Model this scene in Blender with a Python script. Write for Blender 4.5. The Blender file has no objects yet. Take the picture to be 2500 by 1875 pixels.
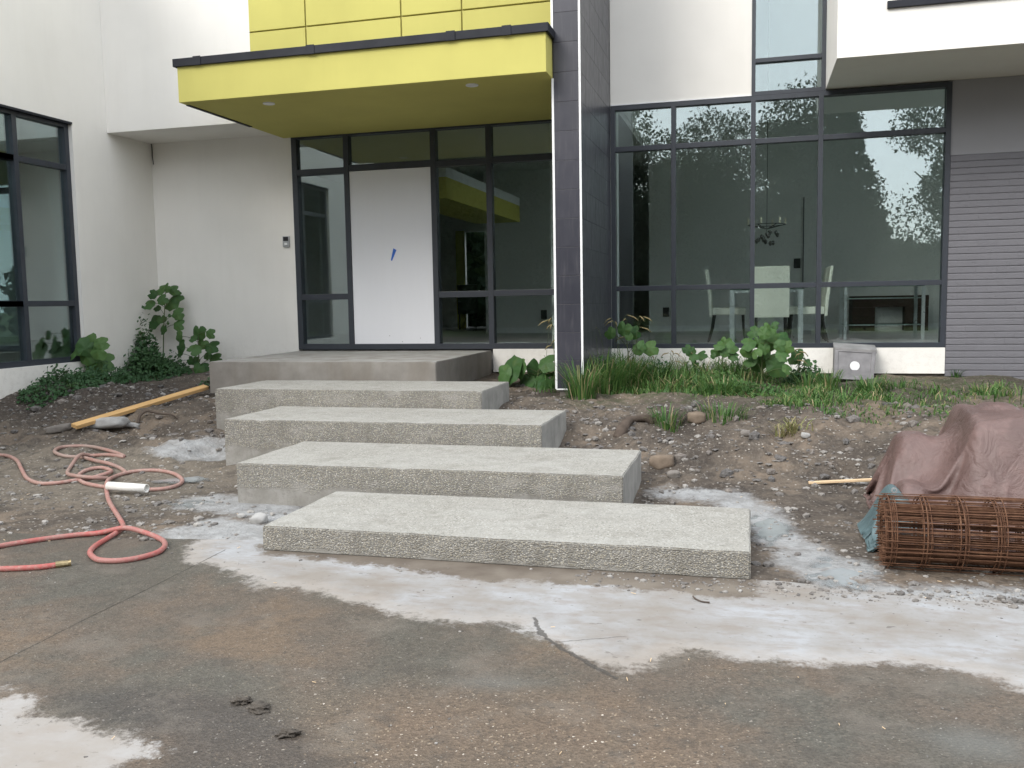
import bpy, bmesh, math, random
import numpy as np
from mathutils import Vector, Matrix, Euler
random.seed(7); RNG = np.random.default_rng(7)
SC = bpy.context.scene; COL = SC.collection; PI = math.pi

# ------------------------------------------------------------------ camera, sky, sun, exposure
CAMP = Vector((0, 0, 0.632))
CR = Vector((0.96643569, 0.256338, -0.01711379)); CU = Vector((-0.00709466, 0.09321818, 0.99562043)); CF = Vector((-0.25681067, 0.9620817, -0.09190801))
FPX = 2184.3                                        # focal length in photograph pixels (2500 wide)
cam = bpy.data.cameras.new('camera'); camo = bpy.data.objects.new('camera', cam); COL.objects.link(camo)
cam.sensor_fit = 'HORIZONTAL'; cam.sensor_width = 36; cam.lens = 36 * FPX / 2500
cam.clip_start = 0.05; cam.clip_end = 3000
camo.matrix_world = Matrix(((CR.x, CU.x, -CF.x, CAMP.x), (CR.y, CU.y, -CF.y, CAMP.y), (CR.z, CU.z, -CF.z, CAMP.z), (0, 0, 0, 1)))
SC.camera = camo

SUNV = Vector((-0.45, -0.82, 0.72)).normalized()     # towards the veiled sun
sun_el = math.asin(SUNV.z); sun_az = math.atan2(SUNV.x, SUNV.y)
world = bpy.data.worlds.new('World'); SC.world = world; world.use_nodes = True
wn = world.node_tree; wn.nodes.clear()
wo = wn.nodes.new('ShaderNodeOutputWorld'); wb = wn.nodes.new('ShaderNodeBackground')
sky = wn.nodes.new('ShaderNodeTexSky'); sky.sky_type = 'NISHITA'; sky.sun_disc = False
sky.sun_elevation = sun_el; sky.sun_rotation = sun_az; sky.air_density = 1.2; sky.dust_density = 2.0
tc = wn.nodes.new('ShaderNodeTexCoord'); nz = wn.nodes.new('ShaderNodeTexNoise'); nz.inputs['Scale'].default_value = 2.6; nz.inputs['Detail'].default_value = 6; nz.inputs['Roughness'].default_value = .55
rmp = wn.nodes.new('ShaderNodeValToRGB'); rmp.color_ramp.elements[0].position = .34; rmp.color_ramp.elements[0].color = (.40, .40, .40, 1); rmp.color_ramp.elements[1].position = .62; rmp.color_ramp.elements[1].color = (1, 1, 1, 1)
mx = wn.nodes.new('ShaderNodeMix'); mx.data_type = 'RGBA'; mx.inputs['B'].default_value = (11.6, 11.9, 12.4, 1)
wn.links.new(tc.outputs['Generated'], nz.inputs['Vector']); wn.links.new(nz.outputs['Fac'], rmp.inputs['Fac'])
wn.links.new(rmp.outputs['Color'], mx.inputs['Factor']); wn.links.new(sky.outputs['Color'], mx.inputs['A'])
wn.links.new(mx.outputs['Result'], wb.inputs['Color']); wb.inputs['Strength'].default_value = 0.125
wn.links.new(wb.outputs['Background'], wo.inputs['Surface'])

sl = bpy.data.lights.new('sun', 'SUN'); sl.energy = 1.3; sl.angle = math.radians(24); sl.color = (1, .96, .9)
so = bpy.data.objects.new('sun', sl); COL.objects.link(so); so.rotation_euler = (-SUNV).to_track_quat('-Z', 'Y').to_euler(); so.location = (-6, -10, 14)
SC.view_settings.view_transform = 'Standard'; SC.view_settings.look = 'None'; SC.view_settings.gamma = 1
SC.view_settings.use_curve_mapping = False; SC.view_settings.exposure = 0.90
SC.render.engine = 'CYCLES'; SC.cycles.max_bounces = 10; SC.cycles.diffuse_bounces = 4; SC.cycles.glossy_bounces = 4; SC.cycles.transparent_max_bounces = 16

# ------------------------------------------------------------------ geometry helpers
class MB:
    def __init__(s): s.v = []; s.f = []; s.m = []
    def add(s, vs, fs, mi=0):
        n = len(s.v); s.v += [tuple(p) for p in vs]; s.f += [tuple(i + n for i in f) for f in fs]; s.m += [mi] * len(fs)
    def box(s, x0, x1, y0, y1, z0, z1, mi=0):
        s.add([(x0,y0,z0),(x1,y0,z0),(x1,y1,z0),(x0,y1,z0),(x0,y0,z1),(x1,y0,z1),(x1,y1,z1),(x0,y1,z1)],
              [(0,3,2,1),(4,5,6,7),(0,1,5,4),(1,2,6,5),(2,3,7,6),(3,0,4,7)], mi); return s
    def tube(s, pts, r, n=6, r1=None, caps=True, mi=0):
        pts = [Vector(p) for p in pts]; k = len(pts); vs = []; fs = []
        up = Vector((0, 0, 1)); prev = None
        for i, p in enumerate(pts):
            t = (pts[min(i+1, k-1)] - pts[max(i-1, 0)])
            t = t.normalized() if t.length > 1e-9 else Vector((0, 0, 1))
            if prev is None: a = t.cross(up) if abs(t.z) < .95 else t.cross(Vector((1, 0, 0)))
            else: a = prev - t * prev.dot(t)
            a.normalize(); prev = a; b = t.cross(a)
            if callable(r): rr = r(i / max(1, k-1))
            else: rr = r if r1 is None else r + (r1 - r) * i / max(1, k-1)
            for j in range(n):
                q = 2 * PI * j / n; vs.append(p + (a * math.cos(q) + b * math.sin(q)) * rr)
        for i in range(k-1):
            for j in range(n):
                fs.append((i*n+j, i*n+(j+1) % n, (i+1)*n+(j+1) % n, (i+1)*n+j))
        if caps: fs.append(tuple(range(n-1, -1, -1))); fs.append(tuple((k-1)*n+j for j in range(n)))
        s.add(vs, fs, mi); return s
    def mesh(s, name='mesh', smooth=False, bevel=0, seg=2):
        me = bpy.data.meshes.new(name); me.from_pydata(s.v, [], s.f)
        if any(s.m): me.polygons.foreach_set('material_index', s.m)
        if bevel:
            bm = bmesh.new(); bm.from_mesh(me); bmesh.ops.remove_doubles(bm, verts=bm.verts, dist=1e-6)
            bmesh.ops.bevel(bm, geom=[e for e in bm.edges if len(e.link_faces) == 2 and e.calc_face_angle(0) > .5], offset=bevel, segments=seg, affect='EDGES', profile=.6)
            bm.to_mesh(me); bm.free()
        if smooth: me.polygons.foreach_set('use_smooth', [True] * len(me.polygons))
        me.update(); return me

def link(name, me, mat=None, parent=None, loc=(0,0,0), rot=None, scale=None):
    o = bpy.data.objects.new(name, me); COL.objects.link(o)
    if mat is not None and me is not None:
        ms = mat if isinstance(mat, (list, tuple)) else [mat]
        if len(me.materials) == 0:
            for m in ms: me.materials.append(m)
    o.location = loc
    if rot is not None: o.rotation_euler = rot
    if scale is not None: o.scale = scale if isinstance(scale, (tuple, list)) else (scale,) * 3
    if parent is not None:
        o.parent = parent
        if parent.type == 'EMPTY' or parent.parent is None:
            o.matrix_parent_inverse = Matrix.Translation(-Vector(parent.location))
    return o
def thing(name, label, cat, loc=(0,0,0), group=None):
    o = bpy.data.objects.new(name, None); COL.objects.link(o); o.location = loc; o.empty_display_size = .2
    tag(o, label, cat, group); return o
def tag(o, label=None, cat=None, group=None, kind=None):
    if label: o['label'] = label
    if cat: o['category'] = cat
    if group: o['group'] = group
    if kind: o['kind'] = kind
    return o
def bx(name, d, mat, parent=None, bevel=0):
    return link(name, MB().box(*d).mesh(name, bevel=bevel), mat, parent)
def grid_mesh(name, xs, ys, Z, attrs=None, smooth=True):
    nx, ny = len(xs), len(ys); X, Y = np.meshgrid(xs, ys)
    co = np.stack([X, Y, Z], -1).reshape(-1, 3).astype(np.float32)
    i = np.arange(nx * ny).reshape(ny, nx)
    q = np.stack([i[:-1, :-1], i[:-1, 1:], i[1:, 1:], i[1:, :-1]], -1).reshape(-1, 4).astype(np.int32)
    me = bpy.data.meshes.new(name); me.vertices.add(len(co)); me.vertices.foreach_set('co', co.ravel())
    me.loops.add(q.size); me.loops.foreach_set('vertex_index', q.ravel())
    me.polygons.add(len(q)); me.polygons.foreach_set('loop_start', np.arange(0, q.size, 4, dtype=np.int32)); me.polygons.foreach_set('loop_total', np.full(len(q), 4, np.int32))
    me.polygons.foreach_set('use_smooth', np.full(len(q), smooth))
    for k, a in (attrs or {}).items():
        at = me.attributes.new(k, 'FLOAT', 'POINT'); at.data.foreach_set('value', np.asarray(a, np.float32).ravel())
    me.update(calc_edges=True); return me
_lat = np.random.default_rng(3).random((256, 256))
def vnoise(x, y):
    x = np.asarray(x, float); y = np.asarray(y, float)
    xi = np.floor(x).astype(int); yi = np.floor(y).astype(int); fx = x - xi; fy = y - yi
    fx = fx*fx*(3-2*fx); fy = fy*fy*(3-2*fy); a = lambda i, j: _lat[(xi+i) % 256, (yi+j) % 256]
    return (a(0,0)*(1-fx)+a(1,0)*fx)*(1-fy) + (a(0,1)*(1-fx)+a(1,1)*fx)*fy
def fbm(x, y, s, o=4):
    t = 0; amp = .5
    for k in range(o): t = t + amp*(vnoise(x*s+17*k, y*s+31*k)-.5)*2; s *= 2.03; amp *= .5
    return t
def sstep(a, b, x): t = np.clip((x-a)/(b-a), 0, 1); return t*t*(3-2*t)
def sdist(P, poly, closed=True):
    """signed distance (inside positive) to a polygon, or minus the distance to a polyline"""
    X, Y = P; d = np.full(X.shape, 1e9); ins = np.zeros(X.shape, bool); n = len(poly)
    for i in range(n if closed else n-1):
        (x0, y0), (x1, y1) = poly[i], poly[(i+1) % n]
        dx, dy = x1-x0, y1-y0; t = np.clip(((X-x0)*dx+(Y-y0)*dy)/(dx*dx+dy*dy+1e-12), 0, 1)
        d = np.minimum(d, np.hypot(X-x0-t*dx, Y-y0-t*dy))
        if closed and dy != 0: c = ((y0 > Y) != (y1 > Y)) & (X < dx*(Y-y0)/dy+x0); ins ^= c
    return np.where(ins, d, -d)

# ------------------------------------------------------------------ material helpers
class G:
    def __init__(s, name):
        s.mat = bpy.data.materials.new(name); s.mat.use_nodes = True; s.t = s.mat.node_tree; s.t.nodes.clear()
        s.out = s.n('OutputMaterial')
    def n(s, kind, **kw):
        nd = s.t.nodes.new('ShaderNode' + kind)
        for k, v in kw.items():
            if k in ('op',): nd.operation = v
            elif hasattr(nd, k) and k not in nd.inputs: setattr(nd, k, v)
            else: s.set(nd, k, v)
        return nd
    def set(s, nd, k, v):
        i = nd.inputs[k]
        if isinstance(v, bpy.types.NodeSocket): s.t.links.new(v, i)
        elif isinstance(v, bpy.types.Node): s.t.links.new(v.outputs[0], i)
        else:
            if isinstance(v, (tuple, list)) and len(v) == 3 and i.type == 'RGBA': v = (*v, 1)
            i.default_value = v
    def pos(s): return s.n('NewGeometry').outputs['Position']
    def obj(s): return s.n('TexCoord').outputs['Object']
    def noise(s, vec, scale, detail=4, rough=.55, dist=0):
        nd = s.n('TexNoise'); s.set(nd, 'Vector', vec); s.set(nd, 'Scale', scale); s.set(nd, 'Detail', detail); s.set(nd, 'Roughness', rough); s.set(nd, 'Distortion', dist); return nd.outputs['Fac']
    def vor(s, vec, scale, out='Color', rnd=1.0, feature='F1'):
        nd = s.n('TexVoronoi', feature=feature); s.set(nd, 'Vector', vec); s.set(nd, 'Scale', scale); s.set(nd, 'Randomness', rnd); return nd.outputs[out]
    def ramp(s, fac, *stops):
        nd = s.n('ValToRGB'); s.set(nd, 'Fac', fac); e = nd.color_ramp.elements
        while len(e) < len(stops): e.new(.5)
        for k, (p, c) in enumerate(stops):
            e[k].position = p; e[k].color = (*((c,)*3 if not isinstance(c, (tuple, list)) else c), 1)
        return nd.outputs['Color']
    def mix(s, f, a, b, blend='MIX'):
        nd = s.n('Mix', data_type='RGBA', blend_type=blend)
        for k, v in (('Factor', f), ('A', a), ('B', b)):
            i = [q for q in nd.inputs if q.name == k and q.type == ('VALUE' if k == 'Factor' else 'RGBA')][0]
            if isinstance(v, bpy.types.NodeSocket): s.t.links.new(v, i)
            elif k == 'Factor': i.default_value = v
            else: i.default_value = (*v, 1) if len(v) == 3 else v
        return [q for q in nd.outputs if q.type == 'RGBA'][0]
    def m(s, op, a, b=0.0, c=None, clamp=False):
        nd = s.n('Math', op=op); nd.use_clamp = clamp
        for k, v in enumerate((a, b, c)):
            if v is None: continue
            if isinstance(v, bpy.types.NodeSocket): s.t.links.new(v, nd.inputs[k])
            else: nd.inputs[k].default_value = v
        return nd.outputs[0]
    def attr(s, name): return s.n('Attribute', attribute_name=name).outputs['Fac']
    def rnd(s): return s.n('ObjectInfo').outputs['Random']
    def sm(s, a, b, v):
        nd = s.n('MapRange', interpolation_type='SMOOTHSTEP'); s.set(nd, 'Value', v); s.set(nd, 'From Min', a); s.set(nd, 'From Max', b); return nd.outputs[0]
    def bump(s, h, strength=.3, dist=.01, normal=None):
        nd = s.n('Bump'); s.set(nd, 'Height', h); s.set(nd, 'Strength', strength); s.set(nd, 'Distance', dist)
        if normal is not None: s.set(nd, 'Normal', normal)
        return nd.outputs[0]
    def bsdf(s, color, rough=.6, normal=None, spec=.5, metal=0, **kw):
        b = s.n('BsdfPrincipled'); s.set(b, 'Base Color', color); s.set(b, 'Roughness', rough); s.set(b, 'Specular IOR Level', spec); s.set(b, 'Metallic', metal)
        if normal is not None: s.set(b, 'Normal', normal)
        for k, v in kw.items(): s.set(b, k.replace('_', ' '), v)
        s.t.links.new(b.outputs[0], s.out.inputs['Surface']); return b
    def scale(s, vec, sc):
        nd = s.n('Mapping'); s.set(nd, 'Vector', vec); s.set(nd, 'Scale', sc); return nd.outputs[0]

def stucco(name, col, var=.03, stain=.10):
    g = G(name); p = g.pos(); n1 = g.noise(p, 1.1, 5); n2 = g.noise(p, 160, 3)
    st = g.noise(g.scale(p, (3, 3, .5)), 1.6, 4)
    c = g.mix(g.ramp(n1, (.35, 0), (.7, 1)), col, tuple(x*(1-var*2) for x in col))
    c = g.mix(g.m('MULTIPLY', g.ramp(st, (.5, 0), (.8, 1)), stain), c, tuple(x*.72 for x in (col[0], col[1]*.97, col[2]*.92)))
    z = g.n('SeparateXYZ'); g.set(z, 'Vector', p); sp = g.m('MULTIPLY', g.sm(.35, -.35, z.outputs['Z']), g.ramp(g.m('ADD', g.m('MULTIPLY', g.noise(p, 14, 5), .6), g.m('MULTIPLY', g.noise(p, 60, 3), .4)), (.47, 0), (.62, 1)))
    c = g.mix(g.m('MULTIPLY', sp, .16), c, (.24, .20, .16))
    strk = g.ramp(g.noise(g.scale(p, (9, 9, .35)), 1.5, 4), (.56, 0), (.72, 1)); c = g.mix(g.m('MULTIPLY', strk, stain*.30), c, tuple(x*.62 for x in col))
    g.bsdf(c, .85, g.bump(g.m('ADD', n2, g.m('MULTIPLY', g.noise(p, 2.5, 2), 2.2)), .16, .006), spec=.25); return g.mat
def flat(name, col, rough=.5, metal=0, spec=.5, var=.12, scale=9, bump=0):
    g = G(name); p = g.obj(); n = g.noise(p, scale, 5)
    c = g.mix(g.ramp(n, (.3, 0), (.72, 1)), col, tuple(x*(1-var) for x in col))
    g.bsdf(c, g.m('ADD', g.m('MULTIPLY', n, .2), rough-.1), g.bump(g.noise(p, scale*14, 3), bump, .004) if bump else None, spec=spec, metal=metal); return g.mat

M = {}
M['white'] = stucco('white_stucco', (.775, .757, .712))
M['yellow'] = stucco('yellow_stucco', (.535, .497, .148), .05, .14)
M['greywall'] = stucco('grey_render', (.30, .30, .315))
M['trimwhite'] = flat('white_trim', (.82, .83, .83), .4)
M['frame'] = flat('dark_grey_aluminium', (.033, .039, .050), .42, 0, .5, .2)
M['flash'] = flat('dark_flashing', (.018, .020, .027), .6, 0, .25, .25, 5)
M['inwall'] = flat('interior_paint', (.70, .71, .685), .8, 0, .3, .05, 2)
M['inceil'] = flat('interior_ceiling_paint', (.62, .62, .60), .85, 0, .3, .05, 2)
M['infloor'] = flat('interior_floor', (.42, .41, .40), .35, 0, .4, .2, 1.5)
M['inyellow'] = flat('interior_yellow_paint', (.60, .55, .12), .75)
M['roofing'] = flat('roof_membrane', (.2, .2, .2), .9)
M['outlet'] = flat('dark_outlet_plastic', (.02, .02, .022), .4)
M['found'] = flat('foundation_concrete', (.17, .155, .135), .9, 0, .3, .35, 6, .4)

def m_glass():
    g = G('window_glass'); p = g.pos()
    tr = g.n('BsdfTransparent'); g.set(tr, 'Color', (.945, .985, .975))
    gl = g.n('BsdfGlossy'); g.set(gl, 'Roughness', 0.0); g.set(gl, 'Color', (.88, .985, 1.0))
    g.set(gl, 'Normal', g.bump(g.noise(p, 1.1, 1), .022, .02))
    lw = g.n('LayerWeight'); g.set(lw, 'Blend', .25)
    f = g.m('ADD', g.m('MULTIPLY', lw.outputs['Fresnel'], .45), .125, None, True)
    ms = g.n('MixShader'); g.set(ms, 'Fac', f); g.t.links.new(tr.outputs[0], ms.inputs[1]); g.t.links.new(gl.outputs[0], ms.inputs[2])
    g.t.links.new(ms.outputs[0], g.out.inputs['Surface']); return g.mat
M['glass'] = m_glass()
def m_clear():
    g = G('furniture_glass'); tr = g.n('BsdfTransparent'); g.set(tr, 'Color', (.80, .90, .86)); gl = g.n('BsdfGlossy'); g.set(gl, 'Roughness', .02)
    fr = g.n('Fresnel'); ms = g.n('MixShader'); g.set(ms, 'Fac', fr.outputs[0]); g.t.links.new(tr.outputs[0], ms.inputs[1]); g.t.links.new(gl.outputs[0], ms.inputs[2])
    g.t.links.new(ms.outputs[0], g.out.inputs['Surface']); return g.mat
M['clear'] = m_clear()
def m_door():
    g = G('door_board'); p = g.pos(); spots = g.vor(g.scale(p, (1, 1, .6)), 26, 'Distance'); z = g.n('SeparateXYZ'); g.set(z, 'Vector', p)
    low = g.sm(1.0, .1, z.outputs['Z']); big = g.noise(p, 9, 3)
    k = g.m('MULTIPLY', g.m('LESS_THAN', spots, g.m('MULTIPLY', g.m('MULTIPLY', g.ramp(big, (.45, 0), (.7, 1)), low), .16)), .8)
    c = g.mix(k, (.72, .73, .76), (.12, .11, .10)); c = g.mix(g.m('MULTIPLY', g.noise(g.scale(p, (6, 6, 1)), 2, 4), .14), c, (.55, .54, .52))
    g.bsdf(c, .55, None, .4); return g.mat
M['door'] = m_door()
M['tape'] = flat('blue_tape', (.02, .13, .55), .5)
def m_tile():
    g = G('charcoal_tile'); p = g.obj(); w = g.pos(); r = g.rnd()
    n = g.noise(g.scale(w, (2, 2, 1)), 8, 5); st = g.noise(g.scale(w, (10, 10, 1.2)), 3, 4)
    c = g.mix(r, (.029, .030, .040), (.042, .042, .054)); c = g.mix(g.m('MULTIPLY', g.ramp(st, (.52, 0), (.75, 1)),   .4), c, (.085, .082, .09))
    g.bsdf(c, g.m('ADD', g.m('MULTIPLY', n, .22), .22), g.bump(g.noise(g.scale(w, (4, 4, 60)), 3, 3), .05, .002), .5); return g.mat
M['tile'] = m_tile()
M['grout'] = flat('tile_grout', (.11, .11, .115), .9)
def m_brick():
    g = G('painted_grey_brick'); w = g.pos(); r = g.rnd()
    c = g.mix(r, (.150, .148, .162), (.158, .156, .170)); c = g.mix(g.m('MULTIPLY', g.noise(w, 5, 4), .5), c, (.135, .135, .148))
    h = g.m('ADD', g.noise(w, 42, 5, .65), g.m('MULTIPLY', g.ramp(g.noise(g.scale(w, (1, 1, 2)), 30, 4), (.30, 0), (.42, 1)), .8))
    g.bsdf(c, .6, g.bump(h, .5, .006), .35); return g.mat
M['brick'] = m_brick(); M['mortar'] = flat('painted_mortar', (.155, .154, .168), .8, 0, .3, .15, 12, .3)

def m_concrete_top():
    g = G('step_top_concrete'); p = g.pos()
    v = g.vor(p, 120); d = g.vor(p, 120, 'Distance'); s = g.n('SeparateColor'); g.set(s, 'Color', v)
    big = g.noise(p, 2.2, 6, .6); mid = g.noise(p, 11, 5)
    c = g.mix(g.ramp(s.outputs[0], (.0, 0), (1, 1)), (.335, .325, .290), (.255, .247, .222))
    c = g.mix(g.m('MULTIPLY', g.m('GREATER_THAN', s.outputs[1], .90), .75), c, (.14, .135, .12))
    c = g.mix(g.m('MULTIPLY', g.m('LESS_THAN', s.outputs[1], .08), .7), c, (.44, .44, .415))
    c = g.mix(g.m('MULTIPLY', g.ramp(big, (.42, 0), (.62, 1)), .45), c, (.36, .355, .33))
    c = g.mix(g.m('MULTIPLY', g.ramp(mid, (.48, 0), (.70, 1)), .42), c, (.215, .21, .185)); c = g.mix(g.m('MULTIPLY', g.ramp(g.noise(p, 4.3, 6, .68), (.55, 0), (.66, 1)), .45), c, (.185, .175, .15)); c = g.mix(g.m('MULTIPLY', g.ramp(g.noise(p, 27, 4, .6), (.62, 0), (.72, 1)), .5), c, (.16, .15, .13))
    g.bsdf(c, .88, g.bump(g.m('ADD', d, g.noise(p, 60, 3)), .4, .004), .3); return g.mat
def m_aggregate(name, patch):
    g = G(name); p = g.scale(g.pos(), (1, 1, 1.35)); sp = g.pos()
    v = g.vor(p, 90); d = g.vor(p, 90, 'Distance'); s = g.n('SeparateColor'); g.set(s, 'Color', v)
    peb = g.ramp(s.outputs[0], (.0, (.16, .145, .12)), (.3, (.29, .265, .215)), (.6, (.36, .33, .265)), (.85, (.31, .30, .275)), (1, (.54, .515, .46)))
    c = g.mix(g.sm(.36, .58, d), peb, (.185, .180, .164))
    z = g.n('SeparateXYZ'); g.set(z, 'Vector', g.n('TexCoord').outputs['Generated'])
    n = g.noise(g.scale(sp, (1, 1, 2)), 4, 5)
    smooth = g.sm(.52, .62, g.m('ADD', g.m('MULTIPLY', g.m('SUBTRACT', 1.0, z.outputs['Z']), patch), g.m('MULTIPLY', n, .42)))
    dust = g.ramp(g.noise(sp, 7, 5), (.3, (.20, .19, .17)), (.7, (.29, .283, .262)))
    c2 = g.mix(g.m('MULTIPLY', g.m('GREATER_THAN', s.outputs[2], .8), .5), dust, (.2, .19, .17))
    c = g.mix(smooth, c, c2)
    c = g.mix(g.m('MULTIPLY', g.ramp(g.noise(g.scale(sp, (3, 3, .5)), 2.3, 5, .65), (.50, 0), (.66, 1)), .5), c, (.15, .14, .12)); c = g.mix(g.m('MULTIPLY', g.ramp(g.noise(g.scale(sp, (1.2, 1, 3)), 3.3, 5, .65), (.54, 0), (.68, 1)), .6), c, (.30, .29, .265))
    g.bsdf(c, .85, g.bump(g.m('MULTIPLY', g.m('SUBTRACT', 1.0, d), g.m('SUBTRACT', 1.05, smooth)), .8, .008), .3); return g.mat
def m_smooth_side():
    g = G('step_side_concrete'); p = g.pos(); n = g.noise(p, 6, 6, .6); b = g.noise(g.scale(p, (1, 1, .4)), 9, 5)
    c = g.ramp(n, (.3, (.22, .218, .205)), (.7, (.35, .343, .32))); c = g.mix(g.m('MULTIPLY', g.ramp(b, (.55, 0), (.7, 1)), .5), c, (.15, .145, .135))
    g.bsdf(c, .85, g.bump(g.noise(p, 50, 4), .25, .004), .3); return g.mat
M['steptop'] = m_concrete_top(); M['agg'] = m_aggregate('exposed_aggregate_face', .38); M['aggtall'] = m_aggregate('exposed_aggregate_tall_face', .62); M['stepside'] = m_smooth_side()
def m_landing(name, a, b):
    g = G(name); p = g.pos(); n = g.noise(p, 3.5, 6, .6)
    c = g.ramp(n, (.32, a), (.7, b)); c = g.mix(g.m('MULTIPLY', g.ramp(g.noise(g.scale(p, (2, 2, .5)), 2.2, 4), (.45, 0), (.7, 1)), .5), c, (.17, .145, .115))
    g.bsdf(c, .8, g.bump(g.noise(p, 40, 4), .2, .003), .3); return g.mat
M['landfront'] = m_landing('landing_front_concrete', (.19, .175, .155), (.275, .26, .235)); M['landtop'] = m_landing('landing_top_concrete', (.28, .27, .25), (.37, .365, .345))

def m_drive():
    g = G('wet_and_dry_concrete'); p = g.pos()
    rag = g.m('ADD', g.m('MULTIPLY', g.m('SUBTRACT', g.noise(p, 4.5, 7, .68), .5), .30), g.m('MULTIPLY', g.m('SUBTRACT', g.noise(p, 24, 5, .72), .5), .22))
    dry = g.sm(-.03, .055, g.m('ADD', g.attr('dry'), rag)); dry2 = g.sm(-.025, .045, g.m('ADD', g.attr('patch'), rag)); damp = g.sm(-.03, .05, g.m('ADD', g.attr('damp'), rag))
    # wet slab with aggregate
    v = g.vor(g.scale(p, (1, 1.0, 1)), 105); d = g.vor(p, 105, 'Distance'); s = g.n('SeparateColor'); g.set(s, 'Color', v)
    pw = g.n('VectorMath', op='ADD'); g.t.links.new(p, pw.inputs[0]); nv_ = g.n('TexNoise'); g.set(nv_, 'Vector', p); g.set(nv_, 'Scale', 60.0); pw2 = g.n('VectorMath', op='SCALE'); g.t.links.new(nv_.outputs['Color'], pw2.inputs[0]); pw2.inputs['Scale'].default_value = .022; g.t.links.new(pw2.outputs[0], pw.inputs[1]); v2 = g.vor(pw.outputs[0], 72); d2 = g.vor(pw.outputs[0], 72, 'Distance'); s2 = g.n('SeparateColor'); g.set(s2, 'Color', v2)
    z1 = g.noise(p, .85, 5, .6); z2 = g.noise(p, 1.9, 5, .6)
    base = g.ramp(z1, (.40, (.092, .082, .066)), (.50, (.115, .092, .071)), (.58, (.142, .105, .073)))
    base = g.mix(g.m('MULTIPLY', g.ramp(z2, (.48, 0), (.62, 1)), .75), base, (.092, .088, .073))
    base = g.mix(g.m('MULTIPLY', g.attr('gravelly'), .6), base, (.150, .108, .074)); base = g.mix(g.m('MULTIPLY', g.attr('mud'), .75), base, (.060, .055, .050))
    speck = g.ramp(s.outputs[0], (0, .68), (.5, .89), (1, 1.12))
    c = g.mix(1.0, base, speck, 'MULTIPLY')
    expo = g.m('ADD', g.m('MULTIPLY', g.ramp(g.noise(p, .7, 3), (.42, 0), (.6, 1)), .45), g.m('MULTIPLY', g.attr('gravelly'), .9), None, True)
    peb = g.m('MULTIPLY', g.m('MULTIPLY', g.m('GREATER_THAN', s2.outputs[0], .70), g.m('LESS_THAN', d2, g.m('MULTIPLY', s2.outputs[2], .42))), expo)
    c = g.mix(peb, c, g.ramp(s2.outputs[1], (0, (.20, .15, .10)), (.7, (.32, .26, .19)), (1, (.58, .53, .46))))
    peb2 = g.m('MULTIPLY', g.m('GREATER_THAN', s.outputs[1], .975), g.m('LESS_THAN', d, .36)); c = g.mix(g.m('MULTIPLY', peb2, .6), c, (.30, .28, .24))
    dk = g.m('MULTIPLY', g.m('LESS_THAN', s2.outputs[2], .10), g.m('LESS_THAN', d2, .38)); c = g.mix(g.m('MULTIPLY', dk, .75), c, (.035, .032, .028))
    c = g.mix(g.m('MULTIPLY', g.ramp(g.noise(p, 9, 6, .65), (.54, 0), (.68, 1)), .55), c, (.058, .050, .042)); c = g.mix(g.m('MULTIPLY', g.ramp(g.noise(p, 3.2, 5, .65), (.53, 0), (.66, 1)), .35), c, (.17, .15, .125)); c = g.mix(g.m('MULTIPLY', g.ramp(g.noise(g.scale(p, (1, 1.6, 1)), 21, 3), (.66, 0), (.70, 1)), .7), c, (.045, .040, .034))
    c = g.mix(g.m('MULTIPLY', g.sm(0.0, .2, g.attr('pale')), .6), c, (.135, .14, .13))
    # dry cement bloom
    q1 = g.noise(p, 1.7, 6, .62); q2 = g.noise(g.scale(p, (1, 2.2, 1)), 6, 6, .6)
    dc = g.ramp(q1, (.36, (.225, .205, .180)), (.5, (.270, .266, .258)), (.63, (.325, .335, .345)))
    dc = g.mix(g.m('MULTIPLY', g.ramp(q2, (.50, 0), (.66, 1)), .50), dc, (.205, .172, .145))
    dc = g.mix(g.m('MULTIPLY', g.ramp(g.noise(p, 30, 4), (.56, 0), (.70, 1)), .30), dc, (.19, .175, .155)); dc = g.mix(g.m('MULTIPLY', g.ramp(g.noise(g.scale(p, (1, 1.7, 1)), 17, 4), (.67, 0), (.71, 1)), .65), dc, (.10, .088, .075)); dc = g.mix(g.m('MULTIPLY', g.ramp(g.noise(g.scale(p, (1, 2.4, 1)), 3.1, 6, .7), (.50, 0), (.63, 1)), .55), dc, (.235, .215, .19))
    dc = g.mix(g.m('MULTIPLY', g.m('MULTIPLY', g.m('LESS_THAN', s2.outputs[2], .03), g.m('LESS_THAN', d2, .3)), .7), dc, (.1, .09, .08))
    edge = g.sm(.20, .02, g.m('ADD', g.attr('dry'), rag)); dc = g.mix(g.m('MULTIPLY', edge, .45), dc, (.34, .31, .275))
    dampc = g.ramp(g.noise(p, 4, 5), (.35, (.105, .085, .067)), (.65, (.165, .142, .115)))
    dc = g.mix(damp, dc, dampc)
    al = g.m('MAXIMUM', dry, dry2); c = g.mix(al, c, dc)
    def line(nm, w, wob, sc):
        q = g.m('ABSOLUTE', g.m('ADD', g.attr(nm), g.m('MULTIPLY', g.m('SUBTRACT', g.noise(p, sc, 4), .5), wob)))
        return g.m('MULTIPLY', g.sm(w, w*.45, q), g.sm(.035, .022, g.attr(nm+'_reach')))
    ck = g.m('MULTIPLY', line('crack', .006, .010, 34), g.ramp(g.noise(p, 5, 2), (.3, .45), (.6, 1))); c = g.mix(g.m('MULTIPLY', ck, .85), c, (.028, .025, .02))
    ck2 = g.m('MAXIMUM', line('fiss', .014, .05, 20), g.m('MULTIPLY', line('hair', .005, .03, 20), .6)); c = g.mix(g.m('MULTIPLY', ck2, .8), c, (.055, .05, .044))
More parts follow.
